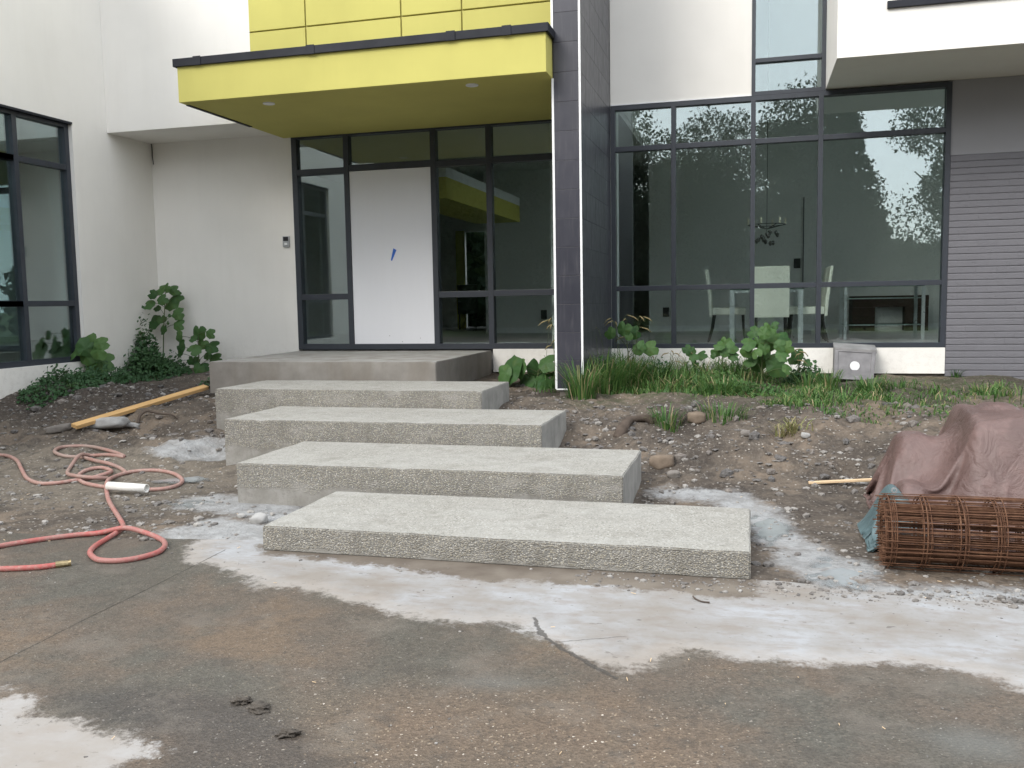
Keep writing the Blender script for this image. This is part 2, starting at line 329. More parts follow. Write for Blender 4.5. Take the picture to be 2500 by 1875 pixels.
    rough = g.m('ADD', g.m('MULTIPLY', al, .32), g.m('ADD', .50, g.m('MULTIPLY', g.noise(p, 2.4, 4), .16)))
    h = g.m('SUBTRACT', g.m('ADD', g.m('MULTIPLY', d, g.m('SUBTRACT', 1.0, al)), g.m('MULTIPLY', g.noise(p, 18, 5), .5)), g.m('MULTIPLY', g.m('MAXIMUM', ck, ck2), 2.0))
    g.bsdf(c, rough, g.bump(h, .5, .006), .35); return g.mat
def m_dirt():
    g = G('disturbed_soil'); p = g.pos()
    n1 = g.noise(p, 1.3, 6, .62); n2 = g.noise(p, 7, 6, .65); n3 = g.noise(p, 33, 5, .65)
    v = g.vor(p, 38); d = g.vor(p, 38, 'Distance'); s = g.n('SeparateColor'); g.set(s, 'Color', v)
    c = g.ramp(n1, (.36, (.056, .046, .038)), (.5, (.098, .081, .065)), (.62, (.165, .130, .098)))
    c = g.mix(g.m('MULTIPLY', g.attr('mound'), .85), c, g.ramp(n2, (.3, (.032, .026, .022)), (.7, (.066, .053, .044))))
    c = g.mix(g.m('MULTIPLY', g.attr('pan'), .8), c, g.ramp(n2, (.3, (.125, .107, .085)), (.7, (.205, .180, .145))))
    c = g.mix(g.m('MULTIPLY', g.ramp(n2, (.47, 0), (.60, 1)), .65), c, (.046, .039, .033))
    c = g.mix(g.m('MULTIPLY', g.ramp(n3, (.5, 0), (.75, 1)), .5), c, (.215, .19, .16))
    c = g.mix(g.m('MULTIPLY', g.m('MULTIPLY', g.m('GREATER_THAN', s.outputs[0], .86), g.m('LESS_THAN', d, .33)), .8), c, g.ramp(s.outputs[1], (0, (.20, .17, .14)), (1, (.40, .38, .34))))
    rag = g.m('ADD', g.m('MULTIPLY', g.m('SUBTRACT', g.noise(p, 4.5, 6, .65), .5), .7), g.m('MULTIPLY', g.m('SUBTRACT', n3, .5), .25))
    sl = g.sm(-.06, .10, g.m('ADD', g.attr('slurry'), g.m('MULTIPLY', rag, .55)))
    c = g.mix(g.m('MULTIPLY', sl, .85), c, g.ramp(n2, (.3, (.20, .20, .195)), (.62, (.36, .368, .37))))
    gr = g.m('MULTIPLY', g.attr('green'), g.ramp(n2, (.42, 0), (.6, 1))); c = g.mix(g.m('MULTIPLY', gr, .5), c, (.06, .075, .03))
    h = g.m('ADD', g.m('ADD', n2, g.m('MULTIPLY', n3, .5)), g.m('MULTIPLY', d, .25))
    g.bsdf(c, g.m('SUBTRACT', .92, g.m('MULTIPLY', sl, .3)), g.bump(h, .75, .03), .25); return g.mat
def m_water():
    g = G('milky_slurry_water'); p = g.pos(); n = g.noise(p, 3.2, 5, .6)
    c = g.ramp(n, (.35, (.20, .21, .21)), (.65, (.29, .305, .31))); b = g.bsdf(c, g.m('ADD', .06, g.m('MULTIPLY', g.noise(p, 9, 3), .2)), g.bump(n, .04, .01), .5)
    tr = g.n('BsdfTransparent'); ms = g.n('MixShader'); g.set(ms, 'Fac', g.sm(.05, .5, g.m('ADD', g.attr('depth'), g.m('MULTIPLY', g.m('SUBTRACT', g.noise(p, 14, 5, .65), .5), .9)))); g.t.links.new(tr.outputs[0], ms.inputs[1]); g.t.links.new(b.outputs[0], ms.inputs[2]); g.t.links.new(ms.outputs[0], g.out.inputs['Surface']); return g.mat
M['drive'] = m_drive(); M['dirt'] = m_dirt(); M['water'] = m_water()
def m_lawn():
    g = G('distant_lawn'); p = g.pos(); c = g.ramp(g.noise(p, .5, 6), (.35, (.045, .07, .02)), (.65, (.09, .11, .04))); g.bsdf(c, .95, g.bump(g.noise(p, 20, 4), .5, .03), .2); return g.mat
M['lawn'] = m_lawn()
def m_leaf(name, a, b, yel=(.16, .17, .03), back=.35, sp=.3):
    g = G(name); p = g.obj(); r = g.rnd(); c = g.mix(r, a, b)
    c = g.mix(g.m('MULTIPLY', g.ramp(g.noise(p, 3, 4), (.5, 0), (.75, 1)), .45), c, tuple(x*.6 for x in a))
    c = g.mix(g.m('MULTIPLY', g.ramp(g.noise(p, 1.2, 2), (.62, 0), (.78, 1)), .4), c, yel)
    b_ = g.n('BsdfPrincipled'); g.set(b_, 'Base Color', c); g.set(b_, 'Roughness', .55); g.set(b_, 'Specular IOR Level', sp); g.set(b_, 'Normal', g.bump(g.noise(p, 9, 3), .3, .01))
    t = g.n('BsdfTranslucent'); g.set(t, 'Color', g.mix(.5, c, (.14, .2, .03))); ms = g.n('MixShader'); g.set(ms, 'Fac', back)
    g.t.links.new(b_.outputs[0], ms.inputs[1]); g.t.links.new(t.outputs[0], ms.inputs[2]); g.t.links.new(ms.outputs[0], g.out.inputs['Surface']); return g.mat
M['leaf'] = m_leaf('weed_leaf', (.028, .082, .024), (.072, .150, .046), back=.25)
M['leaflight'] = m_leaf('bright_weed_leaf', (.060, .135, .038), (.085, .165, .048), back=.3)
M['small'] = m_leaf('low_weed_leaf', (.030, .080, .030), (.05, .11, .04), back=.2)
M['treeleaf'] = m_leaf('tree_foliage', (.008, .016, .009), (.014, .024, .012), (.018, .028, .011), .06, .05)
M['needle'] = m_leaf('conifer_foliage', (.007, .015, .009), (.012, .022, .012), (.015, .025, .011), .06, .05)
M['bark'] = flat('bark', (.06, .05, .04), .9, 0, .2, .4, 6, .6)
M['stem'] = flat('weed_stem', (.10, .13, .05), .6, 0, .3, .3, 20)
def m_grass():
    g = G('grass_blades'); t = g.attr('tone'); c = g.ramp(t, (0, (.035, .095, .022)), (.5, (.075, .165, .040)), (.8, (.13, .215, .06)), (.93, (.22, .22, .09)), (1, (.36, .30, .17)))
    b_ = g.n('BsdfPrincipled'); g.set(b_, 'Base Color', c); g.set(b_, 'Roughness', .5); g.set(b_, 'Specular IOR Level', .3)
    tr = g.n('BsdfTranslucent'); g.set(tr, 'Color', c); ms = g.n('MixShader'); g.set(ms, 'Fac', .3); g.t.links.new(b_.outputs[0], ms.inputs[1]); g.t.links.new(tr.outputs[0], ms.inputs[2]); g.t.links.new(ms.outputs[0], g.out.inputs['Surface']); return g.mat
M['grass'] = m_grass()
def m_stones(name, lo, mid, hi):
    g = G(name); t = g.attr('tone'); c = g.ramp(t, (0, lo), (.55, mid), (1, hi)); c = g.mix(.3, c, g.ramp(g.noise(g.pos(), 60, 3), (.3, .1), (.7, .4)))
    g.bsdf(c, .85, None, .3); return g.mat
M['stones'] = m_stones('gravel', (.06, .05, .042), (.135, .115, .094), (.34, .32, .29))
M['soilclod'] = m_stones('soil_lumps', (.035, .028, .023), (.075, .06, .048), (.15, .118, .09))
def m_wood(name, a, b, sc=(1.2, 30, 30)):
    g = G(name); p = g.obj(); n = g.noise(g.scale(p, sc), 2.2, 5, .6, .6)
    c = g.ramp(n, (.3, a), (.7, b)); c = g.mix(g.m('MULTIPLY', g.ramp(g.noise(p, 4, 4), (.55, 0), (.8, 1)), .4), c, tuple(x*.6 for x in a)); g.bsdf(c, .7, g.bump(n, .2, .003), .3); return g.mat
M['wood'] = m_wood('pine_board', (.45, .27, .11), (.60, .385, .17)); M['stake'] = m_wood('pale_stake', (.55, .40, .24), (.70, .53, .34)); M['darkwood'] = m_wood('dark_sideboard_wood', (.030, .017, .013), (.05, .028, .02))
def m_hose(name, a, b, dust=False):
    g = G(name); p = g.pos(); n = g.noise(p, 3.5, 5); n2 = g.noise(p, 40, 4); c = g.mix(g.ramp(n, (.38, 0), (.6, 1)), a, b); c = g.mix(g.m('MULTIPLY', g.ramp(n2, (.5, 0), (.7, 1)), .45), c, (.33, .27, .23)); c = g.mix(g.m('MULTIPLY', g.attr('dust'), .85), c, g.ramp(n2, (.35, (.29, .165, .14)), (.65, (.34, .245, .21)))) if dust else c; g.bsdf(c, .6, g.bump(n2, .15, .002), .35); return g.mat
M['hose'] = m_hose('red_rubber_hose', (.37, .095, .085), (.31, .145, .128), True); M['hosepale'] = m_hose('dusty_pink_hose', (.29, .16, .135), (.29, .21, .18))
M['brass'] = flat('brass_coupling', (.34, .27, .15), .35, .9, .5, .3, 30)
M['pvc'] = flat('white_pvc', (.74, .73, .69), .4, 0, .5, .12, 14)
M['slab'] = flat('broken_concrete', (.40, .395, .38), .9, 0, .3, .35, 9, .7); M['chunk'] = flat('grey_rubble', (.22, .20, .18), .9, 0, .3, .4, 9, .7)
M['clod'] = flat('dark_soil_clod', (.105, .092, .078), .95, 0, .2, .3, 20, .8)
M['clay'] = flat('clay_lump', (.21, .165, .125), .95, 0, .2, .35, 12, .8)
M['root'] = flat('buried_root', (.105, .082, .066), .9, 0, .2, .35, 14, .7)
def m_tarp(name, col, hi):
    g = G(name); p = g.pos(); n = g.noise(p, 3, 6, .6); w = g.noise(g.scale(p, (1, 1, 2)), 24, 4)
    c = g.mix(g.ramp(n, (.35, 0), (.68, 1)), col, hi); c = g.mix(g.m('MULTIPLY', g.ramp(g.noise(p, 11, 5), (.54, 0), (.75, 1)), .4), c, tuple(min(1, x*1.5) for x in hi))
    g.bsdf(c, g.m('ADD', .34, g.m('MULTIPLY', n, .25)), g.bump(g.m('ADD', g.m('MULTIPLY', w, .5), g.m('ADD', g.m('MULTIPLY', g.noise(p, 220, 2), .5), g.m('MULTIPLY', g.m('ABSOLUTE', g.m('SUBTRACT', g.noise(p, 7.5, 4, .5, .8), .5)), 7.0))), .45, .010), .45); return g.mat
M['tarp'] = m_tarp('brown_tarpaulin', (.098, .060, .053), (.150, .096, .086)); M['teal'] = m_tarp('teal_tarpaulin_underside', (.055, .092, .10), (.10, .150, .158))
def m_rust():
    g = G('rusty_wire'); p = g.pos(); c = g.ramp(g.noise(p, 26, 5), (.3, (.07, .033, .019)), (.55, (.125, .060, .033)), (.75, (.185, .105, .062))); g.bsdf(c, .85, None, .3, .1); return g.mat
M['rust'] = m_rust()
M['basin'] = flat('weathered_grey_plastic', (.21, .205, .21), .6, 0, .4, .45, 6, .4)
M['basinrim'] = flat('weathered_grey_rim', (.27, .265, .262), .6, 0, .4, .35, 8, .3)
M['chairwhite'] = flat('cream_leatherette', (.80, .80, .70), .5, 0, .4, .06, 5)
M['chairleg'] = flat('dark_chair_leg', (.03, .028, .026), .35)
M['metalwhite'] = flat('brushed_pale_metal', (.66, .70, .71), .3, .4)
M['black'] = flat('black_plastic', (.02, .02, .022), .4)
M['silver'] = flat('silver_plastic', (.45, .46, .47), .35, .5)
M['crystal'] = flat('smoky_glass_drop', (.08, .075, .07), .1, 0, .8)
M['bulb'] = flat('ivory_candle_sleeve', (.75, .70, .55), .5)

# ------------------------------------------------------------------ ground
DZ = -0.85; GX = [-5.02, 9.62]
def drive_edge(x): return np.interp(x, [-12, -4.4, -3.2, -2.8, 0.0, .9, 1.3, 2.5, 9], [4.62, 4.74, 4.86, 5.0, 4.72, 4.60, 4.54, 4.45, 4.3])
LY = [4.6, 5.9, 6.4, 7.0, 8.0, 8.7, 9.3, 10.0, 11.6]; LZ = [-.84, -.838, -.81, -.755, -.635, -.52, -.43, -.37, -.27]
RY = [4.6, 6.35, 6.8, 7.3, 7.75, 8.15, 8.45, 8.8, 9.4, 11.6]; RZ = [-.84, -.835, -.80, -.735, -.64, -.53, -.455, -.435, -.425, -.345]
def ground_z(x, y, rough=True):
    x = np.asarray(x, float); y = np.asarray(y, float); w = sstep(-4.5, -2.0, x)
    yl = y + .25*fbm(x, y, .9, 2); yr = y + .35*fbm(x+9, y, .8, 2)*sstep(6.3, 7.2, y) + .55*sstep(.2, 1.4, x)*sstep(6.5, 8, y)
    z = np.interp(yl, LY, LZ)*(1-w) + np.interp(yr, RY, RZ)*w
    z = z + (.16*np.exp(-(((x+8.0)/.95)**2 + ((y-9.0)/.8)**2)) - .05*np.exp(-(((x+6.7)/.5)**2+((y-8.6)/.6)**2))) + .08*np.exp(-(((x+6.9)/.7)**2+((y-10.6)/.8)**2))
    z = z - .07*np.exp(-(((x+6.25)/.5)**2 + ((y-8.05)/.28)**2))
    if rough:
        bank = sstep(6.2, 7.4, y)*(1-.55*sstep(8.9, 9.8, y)); k = .016 + .105*bank
        n = fbm(x, y, 1.9, 5); r = np.abs(fbm(x+40, y+7, 4.2, 4))
        z = z + k*n + .085*bank*(.4-r) + .013*fbm(x+3, y, 13, 3)*(.45+bank)
        calm = np.maximum(np.exp(-(((x-.35)/.45)**2+((y-5.5)/.8)**2)), np.exp(-(((x+4.35)/.7)**2+((y-6.2)/.9)**2)))
        z = z*(1-.85*calm) + (DZ+.004)*.85*calm
    e = drive_edge(x) + .05*fbm(x, y, 4, 3)
    t = sstep(-.07, .10, y-e); return (DZ-.05)*(1-t) + z*t
def gz(x, y): return float(ground_z(x, y))
def ray(px, py): return (CF + CR*((px-1250)/FPX) + CU*((937.5-py)/FPX))
def on_ground(px, py, lift=0.0, top=None):
    d = ray(px, py); t = 1.5; prev = t
    while t < 40:
        p = CAMP + d*t; h = max(DZ, gz(p.x, p.y)) + lift
        if p.z <= h: break
        prev = t; t += .04
    for _ in range(18):
        m = (prev+t)/2; p = CAMP + d*m
        if p.z <= max(DZ, gz(p.x, p.y)) + lift: t = m
        else: prev = m
    return CAMP + d*t
def at_y(px, py, Y): d = ray(px, py); return CAMP + d*(Y/d.y)
def at_z(px, py, Z): d = ray(px, py); return CAMP + d*((Z-CAMP.z)/d.z)
def dz(px, py): p = at_z(px*1.1302, py*1.1302, DZ); return (p.x, p.y)

far = MB(); far.add([(-400,-400,-.97),(400,-400,-.97),(400,400,-.97),(-400,400,-.97)], [(0,1,2,3)])
tag(link('ground', far.mesh('ground'), M['lawn']), 'open lawn around the house reaching the horizon', 'ground', kind='structure')
xs = np.concatenate([np.linspace(-14, -5.6, 30)[:-1], np.arange(-5.6, 3.2, .025), np.linspace(3.2, 14, 40)]); ys = np.concatenate([np.linspace(-14, 1.4, 30)[:-1], np.arange(1.4, 5.3, .025)])
X, Y = np.meshgrid(xs, ys)
dryP = [dz(*q) for q in ((395,1178),(400,1215),(455,1222),(520,1243),(560,1272),(640,1268),(700,1290),(780,1307),(830,1322),(900,1346),(1000,1345),(1090,1347),(1115,1360),(1180,1386),(1235,1418),(1290,1440),(1350,1455),(1405,1448),(1440,1420),(1500,1408),(1560,1413),(1620,1425),(1700,1428),(1800,1436),(1900,1435),(2000,1440),(2070,1452),(2140,1468),(2230,1500))] + [(3.0, 3.9), (3.0, 5.2), (-3.3, 5.2)]
patP = [dz(*q) for q in ((-60,1500),(0,1494),(60,1497),(97,1508),(88,1530),(72,1548),(120,1560),(180,1562),(235,1580),(290,1600),(335,1612),(340,1632),(300,1645),(262,1662),(240,1720),(-60,1720))]
dampP = [dz(*q) for q in ((560,1175),(575,1196),(760,1218),(900,1232),(1060,1262),(1130,1256),(1400,1276),(1560,1292),(1640,1290),(1640,1230),(1100,1180))]
mudP = [dz(*q) for q in ((100,1500),(300,1480),(520,1500),(640,1560),(740,1640),(760,1720),(300,1720),(330,1600),(200,1565))]
graP = [dz(*q) for q in ((620,1500),(900,1480),(1300,1480),(1500,1560),(1520,1720),(700,1720))]
paleP = [dz(*q) for q in ((930,1470),(1060,1450),(1190,1475),(1100,1495),(1000,1490))]; pale2 = [dz(*q) for q in ((1960,1580),(2080,1560),(2240,1600),(2240,1660),(2060,1640))]
def crk(name, pl):
    pl = [dz(*q) for q in pl]; best = np.full(X.shape, 1e9); sg = np.zeros(X.shape)
    for (x0, y0), (x1, y1) in zip(pl, pl[1:]):
        dx, dy = x1-x0, y1-y0; t = np.clip(((X-x0)*dx+(Y-y0)*dy)/(dx*dx+dy*dy), 0, 1); d = np.hypot(X-x0-t*dx, Y-y0-t*dy); cr = ((X-x0)*dy-(Y-y0)*dx)/math.hypot(dx, dy)
        m = d < best; best = np.where(m, d, best); sg = np.where(m, cr, sg)
    return {name: sg, name+'_reach': best}
A = dict(dry=sdist((X, Y), dryP), patch=sdist((X, Y), patP), damp=sdist((X, Y), dampP), mud=sstep(-.08, .12, sdist((X, Y), mudP)), gravelly=sstep(-.2, .25, sdist((X, Y), graP)),
         pale=np.maximum(sdist((X, Y), paleP), sdist((X, Y), pale2))+.06,
         **crk('crack', [(482,1190),(400,1232),(300,1282),(200,1330),(75,1393),(-80,1470)]), **crk('fiss', [(1155,1338),(1165,1362),(1180,1378),(1200,1392),(1240,1415),(1325,1462)]), **crk('hair', [(1195,1388),(1260,1382),(1340,1376)]))
Zd = DZ + .006*fbm(X, Y, .8, 3)*0 + .0015*fbm(X, Y, 6, 3)
tag(link('driveway', grid_mesh('driveway', xs, ys, Zd, A), M['drive']), 'wet brown concrete drive with a pale dried cement band', 'driveway', kind='structure')
xs = np.concatenate([np.linspace(-16, -9.2, 24)[:-1], np.arange(-9.2, 3.6, .03), np.linspace(3.6, 12, 40)]); ys = np.concatenate([np.arange(4.2, 11.7, .03), np.linspace(11.7, 11.95, 2)])
X, Y = np.meshgrid(xs, ys); Z = ground_z(X, Y)
sl_ = lambda w_, *q: w_+sdist((X, Y), [dz(*k) for k in q], False)
slur = np.maximum.reduce([sl_(.30, (395, 1004), (485, 1000)), sl_(.26, (455, 1085), (560, 1100), (640, 1120)), sl_(.26, (385, 1168), (470, 1140), (560, 1160)), sl_(.16, (1450, 1076), (1560, 1082), (1640, 1112), (1690, 1165), (1760, 1210), (1850, 1238)), sl_(.12, (1690, 1200), (1790, 1255)), sl_(.10, (1900, 1275), (2300, 1300)), sl_(.13, (640, 1070), (1300, 1075))])
A = dict(slurry=slur, mound=sstep(.25, .8, np.exp(-(((X+7.8)/1.9)**2 + ((Y-9.0)/1.25)**2)) + .25*fbm(X, Y, 1.5, 3)), pan=sstep(7.5, 6.9, Y)*sstep(-3.4, -4.6, X)*sstep(5.2, 5.8, Y),
         green=sstep(8.3, 9.2, Y)*sstep(-2.3, -1.6, X))
tag(link('bare_soil', grid_mesh('bare_soil', xs, ys, Z, A), M['dirt']), 'dug up brown soil banked up to the house walls', 'soil', kind='structure')
def puddle(cx, cy, ax, ay, z, label, seed):
    pts = []; n = 200
    for k in range(n):
        a = 2*PI*k/n; r = 1 + .55*float(fbm(seed+math.cos(a)*1.3, math.sin(a)*1.3, 1.2, 6)); pts.append((cx+ax*r*math.cos(a), cy+ay*r*math.sin(a), z))
    b = MB(); b.add(pts + [(cx, cy, z)], [(i, (i+1) % n, n) for i in range(n)]); me = b.mesh('puddle'); at = me.attributes.new('depth', 'FLOAT', 'POINT'); at.data.foreach_set('value', np.array([0.0]*n+[1.0], np.float32)); tag(link('puddle', me, M['water']), label, 'puddle', kind='structure')
puddle(.50, 5.0, .24, .32, DZ+.008, 'milky puddle by the right end of the front step', 1.0)
puddle(.14, 5.85, .17, .42, DZ+.009, 'narrow milky puddle running back beside the front step', 4.2)
puddle(-3.75, 5.75, .5, .20, DZ+.008, 'grey slurry puddle left of the second step', 7.7)
puddle(-4.75, 6.55, .42, .22, DZ+.026, 'pale slurry pool left of the third step', 11.7)

# ------------------------------------------------------------------ house
H = thing('house', 'white modern house with yellow entry canopy, dark tiled column and grey brick end', 'house', (-3, 11.495, -.4))
YG = 11.495; XL = -8.446; TOP = 6.4
P_ = lambda name, d, mat='white', bevel=0.004: bx(name, d, M[mat], H, bevel)
# left wing wall with its window opening
w = MB()
LW0, LW1, LB, LT = 5.9, 9.92, -.055, 3.02
w.box(XL-.22, XL, 3.5, LW0, -.9, TOP); w.box(XL-.22, XL, LW0, LW1, -.9, LB); w.box(XL-.22, XL, LW0, LW1, LT, TOP); w.box(XL-.22, XL, LW1, YG+.2, -.9, TOP)
tag(link('wing_wall', w.mesh('wing_wall'), M['white'], H))
P_('recess_wall', (XL, -6.187, YG, YG+.2, -.9, 3.2))
P_('upper_wall', (XL, -6.222, 10.579, YG, 2.998, TOP))
P_('upper_wall_backing', (-6.222, -2.02, 10.66, YG, 3.06, TOP))
P_('front_wall', (-1.724, -.004, YG, YG+.2, 3.062, TOP))
P_('upper_bay', (.847, 6.5, 10.07, YG+.2, 3.075, TOP))
P_('reveal_trim', (1.32, 5.5, 10.035, 10.07, 3.522, 3.593), 'flash')
P_('base_panel', (-3.32, 2.222, YG-.012, YG+.1, -.305, 0.004))
P_('grey_wall', (2.225, 4.5, YG+.012, YG+.25, 2.229, 3.074), 'greywall')
P_('foundation_wall', (-6.0, 4.5, YG+.04, YG+.3, -1.0, -.29), 'found')
P_('drip_edge', (-1.72, -.004, YG-.012, YG, 3.060, 3.072), 'trimwhite', 0)
# shell, floor, roof and interior partitions
P_('floor_slab', (XL-6, 4.5, YG+.10, 22, -.28, 0.0), 'infloor', 0); P_('floor_slab', (XL-6, XL-.22, 3.5, YG+.10, -.28, 0.0), 'infloor', 0)
P_('ceiling', (XL+.002, -1.78, YG+.2, 21.8, 3.2, 3.3), 'inceil', 0); P_('ceiling', (XL-6, XL-.22, 3.5, YG+.2, 3.2, 3.3), 'inceil', 0)
P_('roof', (XL-6, 6.5, YG+.2, 22, TOP, TOP+.2), 'roofing', 0); P_('roof', (XL-6, XL, 3.5, YG+.2, TOP, TOP+.2), 'roofing', 0)
P_('rear_wall', (XL-6, -7.02, 21.8, 22, -.28, TOP), 'inwall', 0); P_('rear_wall', (-6.42, 4.5, 21.8, 22, -.28, TOP), 'inwall', 0); P_('rear_wall', (-7.02, -6.42, 21.8, 22, 2.4, TOP), 'inwall', 0)
P_('side_wall', (4.3, 4.5, 17.0, 21.8, -.28, TOP), 'inwall', 0); P_('added_side_pane', (4.39, 4.40, YG+.27, 17.0, 0, TOP), 'glass', 0); P_('interior_wall', (-1.9, -1.78, 12.61, 17.54, 3.31, TOP), 'inwall', 0); P_('floor_edge', (4.3, 4.5, YG+.25, 17.0, 2.95, 3.25), 'inwall', 0); P_('added_side_mullion', (4.36, 4.44, 13.3, 13.36, 0, TOP), 'frame', 0); P_('added_side_mullion', (4.36, 4.44, 15.1, 15.16, 0, TOP), 'frame', 0); P_('side_wall', (XL-6.2, XL-6, 3.5, 22, -.28, TOP), 'inwall', 0); P_('side_wall', (XL-6, XL-.22, 3.3, 3.5, -.9, TOP), 'white', 0)  # side glazing is unseen, added to let more daylight into the dining room
P_('interior_wall', (XL-.2, XL, YG+.2, 21.8, 0, 3.2), 'inwall', 0)
P_('interior_wall', (-5.15, -3.55, 17.35, 17.5, 0, 3.2), 'inwall', 0); P_('interior_wall', (-1.9, 4.3, 17.55, 17.7, 0, TOP), 'inwall', 0)
P_('interior_wall', (-2.6, -1.78, YG+.4, 12.6, 0, 3.2), 'inwall', 0)
for d in ((-5.15, -3.55, 17.335, 17.35, 0, .11), (-1.9, 4.3, 17.535, 17.55, 0, .11)): P_('skirting', d, 'trimwhite', 0)
P_('yellow_bulkhead', (-4.9, -4.07, 11.9, 16.0, 2.07, 2.36), 'inyellow', 0); P_('bulkhead_top', (-4.9, -4.068, 11.9, 16.0, 2.36, 2.50), 'trimwhite', 0)
P_('yellow_panel', (-6.84, -6.64, 20.6, 20.7, 0, 2.33), 'inyellow', 0)
for (px, py, Yd) in ((1328, 768, 17.34), (1626, 762, 17.54), (1946, 643, 17.54)):
    q = at_y(px, py, Yd); P_('outlet', (q.x-.06, q.x+.06, Yd-.012, Yd, q.z-.09, q.z+.09), 'outlet', 0)
q = at_y(1961, 640, 17.5); P_('door_edge', (q.x-.008, q.x+.008, 17.53, 17.55, 0, 2.45), 'frame', 0)

# yellow cladding panels
clad = bx('cladding', (-6.222, -2.02, 10.60, 10.658, 3.34, TOP), M['flash'], H)
M['yellowjoint'] = flat('dark_yellow_joint_sealant', (.40, .355, .10), .8); clad.data.materials[0] = M['yellowjoint']  # joints are a darker yellow than the panels
for zx in ((3.345, 4.107), (4.125, 4.90), (4.918, 5.65), (5.668, TOP)):
    for xa, xb in ((-6.222, -5.438), (-5.420, -4.155), (-4.137, -3.377), (-3.359, -2.022)):
        link('panel', MB().box(xa, xb, 10.575, 10.601, zx[0], zx[1]).mesh('panel', bevel=.006), M['yellow'], clad)
# canopy
can = bx('canopy', (-6.30, -2.019, 9.119, YG-.01, 2.947, 3.351), M['yellow'], H, .006)
def flashing(d, name='flashing'): link(name, MB().box(*d).mesh(name, bevel=.004), M['flash'], can)
segs = [-6.335, -6.02, -4.62, -3.02, -2.42, -1.985]
for i in range(5):
    a, b = segs[i], segs[i+1]
    flashing((a, b-.002, 9.085+.002*(i % 2), 9.119+.002*(i % 2), 3.338, 3.425)); 
for xj in segs[1:-1]: flashing((xj-.05, xj+.05, 9.078, 9.0845, 3.332, 3.432), 'joint_cover')
flashing((-6.335, -2.019, 9.121, 10.575, 3.352, 3.43), 'roof_cap'); flashing((-2.019, -1.985, 9.088, 9.40, 3.338, 3.425)); flashing((-6.335, -6.301, 9.122, 10.575, 3.338, 3.3515))
link('vent_strip', MB().box(-6.295, -6.25, 9.25, 10.6, 2.938, 2.947).mesh('vent_strip'), M['flash'], can)
for x, y in ((-5.36, 9.47), (-2.894, 9.396)):
    b = MB(); b.tube([(x, y, 2.9465), (x, y, 2.936)], .068, 24); o = link('downlight', b.mesh('downlight'), M['trimwhite'], can)
# column
K0, K1, KY, KB = -2.017, -1.726, 9.407, -.315
colm = bx('column', (K0+.010, K1-.010, KY+.010, YG-.002, KB, TOP), M['grout'], H)
z = KB + .004; row = 0
tile_front = MB().box(K0+.014, K1-.014, KY, KY+.012, 0, .2985).mesh('tile', bevel=.0015)
while z < TOP-.3:
    link('tile', tile_front, M['tile'], colm, (0, 0, z))
    edges = [KY+.014]; e = KY + .014 + (.61 if row % 2 else .305)
    while e < YG-.03: edges.append(e); e += .61
    edges.append(YG-.006)
    for a, b in zip(edges, edges[1:]):
        link('tile', MB().box(K1-.0125, K1-.0005, a+.0015, b-.0015, z, z+.2985).mesh('tile', bevel=.0015), M['tile'], colm)
    link('tile', MB().box(K0+.0005, K0+.0125, KY+.014, YG-.006, z, z+.2985).mesh('tile'), M['tile'], colm)
    z += .3015; row += 1
for d in ((K0-.010, K0+.013, KY-.004, KY+.012, KB, 2.945), (K0-.010, K0+.013, KY-.004, KY+.012, 3.432, TOP), (K1-.013, K1+.008, KY-.004, KY+.012, KB, TOP), (K0, K1, KY-.002, KY+.01, KB-.012, KB+.003), (K1-.01, K1+.002, KY+.013, YG-.01, KB-.012, KB+.003)):
    link('edge_trim', MB().box(*d).mesh('edge_trim'), M['trimwhite'], colm)
link('foot', MB().box(K0+.03, K1-.03, KY+.03, YG-.1, -.75, KB-.012).mesh('foot', bevel=.01), M['found'], colm)
# painted brick wall
bw = bx('brick_wall', (2.225, 4.5, YG+.0075, YG+.25, -.6, 2.228), M['mortar'], H)
def brick_mesh(L):
    pr = [(.012, 0), (.005, .0015), (.001, .006), (0, .012), (0, .060), (.001, .065), (.005, .0695), (.012, .071)]; b = MB(); n = len(pr)
    b.add([(0, y, z_) for y, z_ in pr]+[(L, y, z_) for y, z_ in pr], [(i, n+i, n+i+1, i+1) for i in range(n-1)]+[tuple(range(n)), tuple(range(2*n-1, n-1, -1))]); return b.mesh('brick')
bricks = [brick_mesh(.2068), brick_mesh(.1018)]
c = 0; z = 2.2265 - .0755
while z > -.44:
    x = 2.228
    if c % 2: link('brick', bricks[1], M['brick'], bw, (x, YG-.001+random.uniform(-.001, .001), z)); x += .1025
    while x < 3.75:
        link('brick', bricks[0], M['brick'], bw, (x, YG-.001+random.uniform(-.001, .001), z+random.uniform(-.0012, .0012)), (random.uniform(-.012, .012), 0, 0)); x += .2075
    z -= .0755; c += 1
rest = MB(); z = 2.2265 - .0755; c = 0
while z > -.44:
    x = 3.88
    rest.box(x-(.0 if c % 2 == 0 else .1025), 4.5, YG+.001, YG+.015, z, z+.0685); z -= .0755; c += 1
tag(link('brick_courses', rest.mesh('brick_courses'), M['brick'], bw), kind='stuff')

